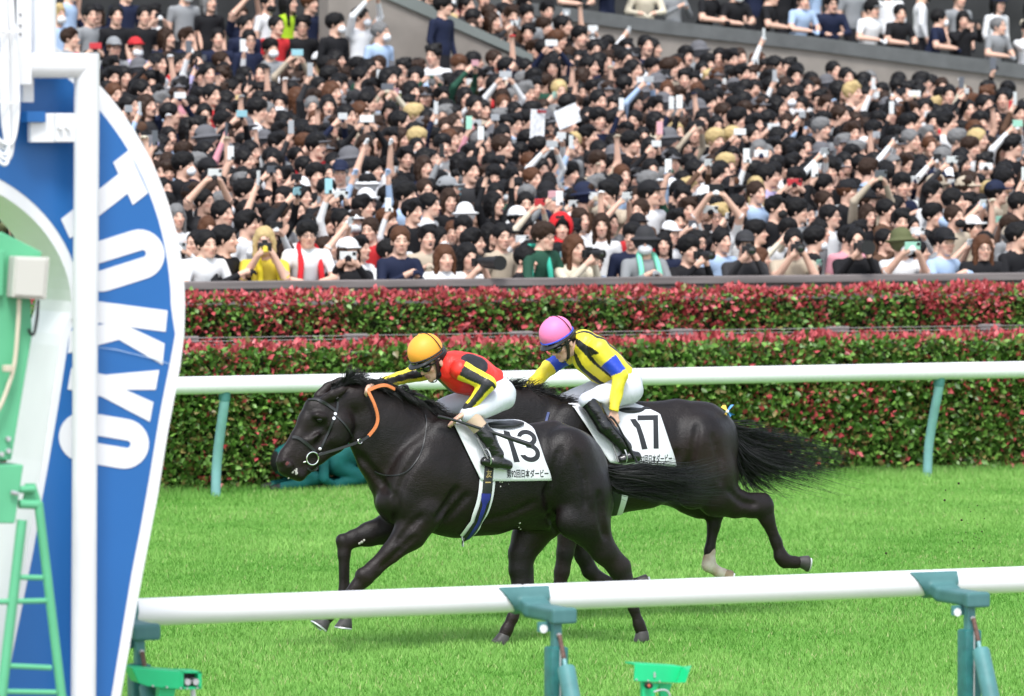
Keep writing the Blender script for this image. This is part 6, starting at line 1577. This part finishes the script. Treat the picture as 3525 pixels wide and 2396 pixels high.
def upper_people():
    n = 0; par = lambda x: np.interp(x, [1560, 1953, 2284, 2807, 3199, 3700], [-22, 30, 74, 131, 183, 248])
    for r in range(2):                                   # behind the balcony parapet
        Y = YPAR + .62 + .75 * r; x = 1640.0; k = 0
        while x < 3570:
            zt = P(x, par(x), YPAR)[2]; z = zt - 1.00 + .34 * r; q = P(x, 100, Y); a = random_attr(); a['pose'] = wpick([('lean', 55), ('clap', 25), ('phone', 10), ('down', 10)]) if r == 0 else wpick([('down', 60), ('phone', 20), ('clap', 20)])
            if proj((q[0], Y, z + 1.6))[1] > -110:
                k += 1; a['top'] = wpick([('black', 38), ('white', 16), ('pale blue', 10), ('grey', 12), ('red', 7), ('cream', 8), ('navy', 9)])
                p, W, ph = add_person(q[0], Y, z, a['pose'], a['sleeve'], a['hv'], a['hair'], a['hcol'], a['top'], rc.gauss(.1, .4), .99, a['extra'], a['hat'], make_label(a, '%s of balcony, %s from left' % (('front', 'back')[r], ordn(k))), 'spectators on the balcony')
                if ph: c = rc.choice(PHC); add_phone(W, ph[0], ph[1], c[1], '%s phone aimed from balcony %s, %s person from left' % (c[0], ('front', 'back')[r], ordn(k)))
                n += 1
            x += rc.uniform(92, 135)
    for r in range(4):                                   # looser rows on the upper left
        Y = 66.6 + .95 * r; z0 = floor_z(66.0) + .12 + .34 * r; x = 195.0 + 40 * (r % 2); k = 0
        while x < 1120:
            q = P(x, 100, Y); h = proj((q[0], Y, z0 + 1.4))
            if h[1] > -50 and x > sign_edge(h[1]) - 20:
                k += 1; a = random_attr(); a['top'] = wpick([('black', 30), ('white', 16), ('grey', 14), ('navy', 14), ('pale blue', 8), ('lime', 5), ('lavender', 4), ('red', 5), ('beige', 4)])
                p, W, ph = add_person(q[0], Y, z0 - rc.choice([0, .12, .3]), a['pose'], a['sleeve'], a['hv'], a['hair'], a['hcol'], a['top'], rc.gauss(.15, .4), .99, a['extra'], a['hat'], make_label(a, '%s tier upper left, %s from left' % (('lowest', 'second', 'third', 'topmost')[r], ordn(k))), 'spectators at the upper left seats')
                if ph: c = rc.choice(PHC); add_phone(W, ph[0], ph[1], c[1], '%s phone in %s tier upper left, %s person from left' % (c[0], ('lowest', 'second', 'third', 'topmost')[r], ordn(k)))
                n += 1
            x += rc.uniform(70, 115)
    # the tall figure standing at the stair wall
    Y = YWALL - .5; q = P(1520, 100, Y); z = P(1520, 25, Y)[2] - 1.58
    add_person(q[0], Y, z, 'down', 'long', (.45, .10, .7), 'mop', 'black', 'navy', .5, 1.0, (), None, 'person in open navy jacket standing tall before the beige stair wall', 'spectators at the stair wall')
    for x, y, dy, pose, hair, hc, top, ex, lab in ((1305, 118, .75, 'down', 'short', 'grey', 'pale blue', ('mask',), 'masked grey-haired person in pale blue shirt below the stair wall'), (1238, 66, .35, 'phone_high', 'short', 'black', 'white', ('mask',), 'masked person in white holding phone overhead against the stair wall'), (1150, 90, .6, 'down', 'mop', 'black', 'black', ('mask',), 'masked person in black jacket at the left end of the stair wall')):
        Y = YWALL - dy; q = P(x, y, Y); add_person(q[0], Y, q[2] - 1.60, pose, 'long', HV[1], hair, hc, top, .35, 1.02, ex, None, lab, 'spectators at the stair wall')
    # steps under the upper left tiers
    m = MB(); a, b = P(60, 200, 70)[0], P(1125, 200, 70)[0]
    for r in range(6):
        z0 = floor_z(66.0) + .12 + .34 * r; m.box(((a + b) / 2, 66.6 + .95 * r + .3, z0 - .5), (b - a, .95, 1.0))
    tag(m.build('seat_tiers', M_step), kind='structure')
    return n
NU_ = upper_people()
def special():
    Y = YR0 + .75; q = P(1272 * 1.5168, 800, Y); z = floor_z(Y) - .06
    p, W, ph = add_person(q[0], Y, z, 'clap', 'long', HV[0], 'mop', 'black', 'mint', -.25, 1.0, (), None, 'person in red hood and mint top behind the front row', 'spectators packed on the terrace')
    me, o, Rm, _ = body_variant('clap', 'long', *HV[0]); S = SDF((-.22, -.2, -.3), (.2, .2, .26), .012); S.ell((-.01, 0, .03), (.14, .125, .15), None, 0); S.ell((-.03, 0, -.13), (.13, .13, .08), None, .03); S.ell((.11, 0, -.01), (.13, .078, .105), None, .01, 'sub'); S.ell((-.0, 0, -.0), (.105, .095, .115), None, 0, 'sub')
    V, F = S.mesh(2); c = bpy.data.objects.new('hood', npmesh('hood', V, F, [mat('red_hood', (.55, .02, .025), .8, .2)])); COL.objects.link(c); c.parent = p; c.matrix_local = mat4(Rm * HS, o)
    mp_ = mat('printed_paper', (.72, .73, .76), .8, .2, noise=.25, nscale=18)
    for (x, y, w, h, rz, lab) in ((1220, 282, .22, .36, .05, 'folded race paper with red heading held up mid crowd'), (1288, 264, .34, .24, -.35, 'white printed sheet held up at a slant mid crowd')):
        Y = YR0 + 6.2; c = P(x * 1.5168, y * 1.5168, Y); m = MB(); n = 8
        V = []; R = roty(rz)
        for i in range(n + 1):
            for j in (0, 1):
                u = i / n - .5; V.append(c + R @ np.array([u * w, .03 * math.sin(3 * u), (j - .5) * h]))
        V += [v + np.array([0, .003, 0]) for v in V]; k = 2 * (n + 1)
        F = [(2 * i, 2 * i + 2, 2 * i + 3, 2 * i + 1) for i in range(n)] + [(k + 2 * i, k + 2 * i + 1, k + 2 * i + 3, k + 2 * i + 2) for i in range(n)] + [(2 * i, k + 2 * i, k + 2 * i + 2, 2 * i + 2) for i in range(n)] + [(2 * i + 1, 2 * i + 3, k + 2 * i + 3, k + 2 * i + 1) for i in range(n)] + [(0, 1, k + 1, k), (2 * n, k + 2 * n, k + 2 * n + 1, 2 * n + 1)]
        m.add(V, F); o = m.build('race_paper', mp_, None, True); tag(o, lab, 'paper')
        if rz > 0: m = MB(); m.box(c + R @ np.array([0, -.006, h * .44]), (w * .96, .004, h * .1), R); hb = m.build('heading', mat('dark_red_print', (.25, .02, .03), .7), o)
special()
print('people individually:', len(FRONT) + NP_ + NU_, 'mass:', len(FARP), 't', round(time.time() - T0, 1))

def crowd_mass():
    """the far rows of the terrace: the same figures, strewn as instances of one object"""
    def inst_mat(name, attr, rough):
        m = mat(name, (.5, .5, .5), rough, .18); N = m.node_tree.nodes; L = m.node_tree.links
        n = N.new('ShaderNodeAttribute'); n.attribute_type = 'INSTANCER'; n.attribute_name = attr; L.new(n.outputs['Color'], N['Principled BSDF'].inputs['Base Color']); return m
    ms = inst_mat('mass_shirt', 'top', .8); mh = inst_mat('mass_hair', 'hairc', .5); mp = inst_mat('mass_phone', 'phonec', .4)
    coll = bpy.data.collections.new('crowd_figures'); keys = {}; srcs = []
    pa, pb = phone_mesh()
    def src(a):
        k = (a['pose'], a['sleeve'], a['hv'], a['hair'], a['hat'][0] if a['hat'] else None, 'mask' in a['extra'])
        if k in keys: return keys[k]
        me, o, Rm, ph = body_variant(a['pose'], a['sleeve'], *a['hv'])
        bm = bmesh.new(); bm.from_mesh(me); n0 = len(bm.faces)
        def addm(mesh, T, slot):
            f0 = len(bm.faces); v0 = len(bm.verts); bm.from_mesh(mesh); bm.verts.ensure_lookup_table(); bm.faces.ensure_lookup_table()
            bmesh.ops.transform(bm, matrix=T, verts=bm.verts[v0:])
            for f in bm.faces[f0:]: f.material_index = slot
        addm(hair_variant(a['hair']), mat4(Rm * HS, o), 3)
        if a['hat']: addm(hair_variant(a['hat'][0]), mat4(Rm * HS, o), 5)
        if 'mask' in a['extra']: addm(mask_mesh(), mat4(Rm * HS, o), 6)
        if ph: addm(pa, mat4(np.eye(3) if ph[1] == 'wide' else roty(math.pi / 2), ph[0]), 4)
        m2 = bpy.data.meshes.new('crowd_figure'); bm.to_mesh(m2); bm.free()
        for x in (M_cskin, ms, M_pants, mh, mp, mat('mass_hat', (.12, .12, .13), .8, .2), mat('mass_mask', (.74, .76, .78), .8, .2)): m2.materials.append(x)
        ob = bpy.data.objects.new('f%03d' % len(srcs), m2); coll.objects.link(ob); srcs.append(ob); keys[k] = len(srcs) - 1; return keys[k]
    # a limited cast keeps memory small
    cast = []
    for q in FARP:
        if len(cast) < 44: cast.append(q[3])
    pts = []; idx = []; rot = []; scl = []; tc_ = []; hc_ = []; pc_ = []
    for i, (X, Y, z, a, yaw, sc) in enumerate(FARP):
        b = a if i < 44 else rc.choice(cast)
        pts.append((X, Y, z)); idx.append(src(b)); rot.append((0, 0, yaw)); scl.append((sc, sc, sc)); tc_.append((*CN[a['top']], 1)); hc_.append((*HC[a['hcol']], 1)); pc_.append((*PHC[rc.choices(range(8), [40, 14, 14, 8, 6, 8, 5, 5])[0]][1], 1))
    me = bpy.data.meshes.new('crowd'); me.from_pydata(pts, [], [])
    def at(n, t, d, key): a = me.attributes.new(n, t, 'POINT'); a.data.foreach_set(key, np.array(d, np.float32 if t != 'INT' else np.int32).ravel())
    at('idx', 'INT', idx, 'value'); at('rot', 'FLOAT_VECTOR', rot, 'vector'); at('scl', 'FLOAT_VECTOR', scl, 'vector'); at('top', 'FLOAT_COLOR', tc_, 'color'); at('hairc', 'FLOAT_COLOR', hc_, 'color'); at('phonec', 'FLOAT_COLOR', pc_, 'color')
    ob = link('crowd', me); tag(ob, 'dense mass of dark-haired spectators filling the far rows of the terrace', 'crowd', kind='stuff')
    ng = bpy.data.node_groups.new('crowd_scatter', 'GeometryNodeTree'); ng.interface.new_socket('Geometry', in_out='INPUT', socket_type='NodeSocketGeometry'); ng.interface.new_socket('Geometry', in_out='OUTPUT', socket_type='NodeSocketGeometry')
    N = ng.nodes; L = ng.links; gi = N.new('NodeGroupInput'); go = N.new('NodeGroupOutput'); ip = N.new('GeometryNodeInstanceOnPoints'); ci = N.new('GeometryNodeCollectionInfo')
    ci.inputs['Collection'].default_value = coll; ci.inputs['Separate Children'].default_value = True; ci.inputs['Reset Children'].default_value = True
    def na(n, t): x = N.new('GeometryNodeInputNamedAttribute'); x.data_type = t; x.inputs['Name'].default_value = n; return x.outputs['Attribute']
    er = N.new('FunctionNodeEulerToRotation'); L.new(na('rot', 'FLOAT_VECTOR'), er.inputs[0])
    ip.inputs['Pick Instance'].default_value = True
    L.new(gi.outputs[0], ip.inputs['Points']); L.new(ci.outputs[0], ip.inputs['Instance']); L.new(na('idx', 'INT'), ip.inputs['Instance Index']); L.new(er.outputs[0], ip.inputs['Rotation']); L.new(na('scl', 'FLOAT_VECTOR'), ip.inputs['Scale']); L.new(ip.outputs[0], go.inputs[0])
    md = ob.modifiers.new('scatter', 'NODES'); md.node_group = ng
crowd_mass()
print('t', round(time.time() - T0, 1), 'variants', len(VAR))

# ================================================================== SMALL THINGS ON THE TRACK
def crouching(qx, flip, label):
    Y = YH1 - .28; b = P(qx, 1660, Y); b[2] = 0.0; s = flip
    L = lambda x, y, z: b + np.array([s * x, y, z])
    S = SDF(b + np.array([-.7, -.5, -.02]), b + np.array([.7, .5, .75]), .012)
    S.cap(L(.18, 0, .30), L(-.08, 0, .42), .16, .16, .05, 1.1); S.cap(L(-.08, 0, .42), L(-.22, 0, .33), .13, .10, .05, 1.2)   # back, bent right over
    for g in (-1, 1):
        S.cap(L(.20, g * .10, .24), L(-.08, g * .14, .13), .085, .065, .03); S.cap(L(-.08, g * .14, .12), L(.26, g * .13, .055), .06, .045, .02); S.cap(L(.26, g * .13, .05), L(.38, g * .13, .04), .04, .035, .02)
        S.cap(L(-.16, g * .17, .36), L(-.12, g * .24, .14), .052, .045, .03); S.cap(L(-.12, g * .24, .12), L(-.30, g * .12, .05), .042, .034, .02)
        add_hand(S, L(-.30, g * .12, .05), L(-.37, g * .10, .045), (-s * 1., 0, -.3), (0, 1., .1), None, r=.011, k=.006, thumb=-g)
    o = L(-.32, 0, .26); Rm = frame(0, -.9); Rm = rotz(-s * math.pi / 2) @ Rm
    add_head(S, o, Rm, .013, 1.0, 0, True, L(-.2, 0, .34))
    V, F = S.mesh(2)
    root = empty('person', tuple(b), label, 'person')
    C = np.repeat(np.array(SKIN)[None], len(V), 0)
    hand = (V[:, 2] < .11) & (s * (V[:, 0] - b[0]) < -.28); head = np.linalg.norm(V - o, axis=1) < .15; shoe = s * (V[:, 0] - b[0]) > .30
    fm = np.where((hand | head)[F].sum(1) >= 3, 0, 1); fm[(shoe[F].sum(1) >= 3)] = 2
    link('body', npmesh('body', V + cloth_ripple(V, .008, 18.), F, [M_cskin, mat('teal_coverall', (.006, .095, .09), .75, .25, noise=.25, nscale=6, bump=.5, bscale=12), M_black], fmat=fm, cols=C), root)
    S = SDF(o - .2, o + .2, .01); S.ell(o + Rm @ np.array([-.01, 0, .055]), (.114, .092, .1), Rm, 0); S.plane(o + Rm @ np.array([0, 0, .03]), Rm @ np.array([.12, 0, -1.])); S.ell(o + Rm @ np.array([.115, 0, .045]), (.08, .07, .011), Rm, .008)
    V, F = S.mesh(1); link('cap', npmesh('cap', V, F, [mat('teal_cap', (.02, .16, .15), .7, .2)]), root)
crouching(1045, -1, 'person in teal coveralls crouching behind the rail under the leading horse\'s chin')
crouching(1205, -1, 'second person in teal coveralls huddled at hedge foot near horse 13\'s chest')

def clods():
    rg = np.random.default_rng(9); m = MB(); Y = YH17 + .1
    for k in range(60):
        if k < 6: q = [(3300, 1664), (3252, 1722), (2230, 2010), (3310, 1790), (3380, 1830), (3050, 1905)][k]; r = .006 + .005 * rg.random()
        else: q = (3330 + rg.normal(0, 62), 1870 + rg.normal(0, 62)); r = .0025 + .005 * rg.random() ** 2
        c = P(q[0], q[1], Y + rg.normal(0, .25)); ax = rg.normal(size=3)
        m.lathe([(.001, -r), (r * .8, -r * .4), (r * .9, r * .3), (.001, r * .8)], c, ax, 5)
    o = m.build('flying_dirt', mat('dark_soil', (.035, .025, .018), .9, .1), None, False); tag(o, 'specks of dirt and turf thrown up behind the horses', 'dirt', kind='stuff')
clods()
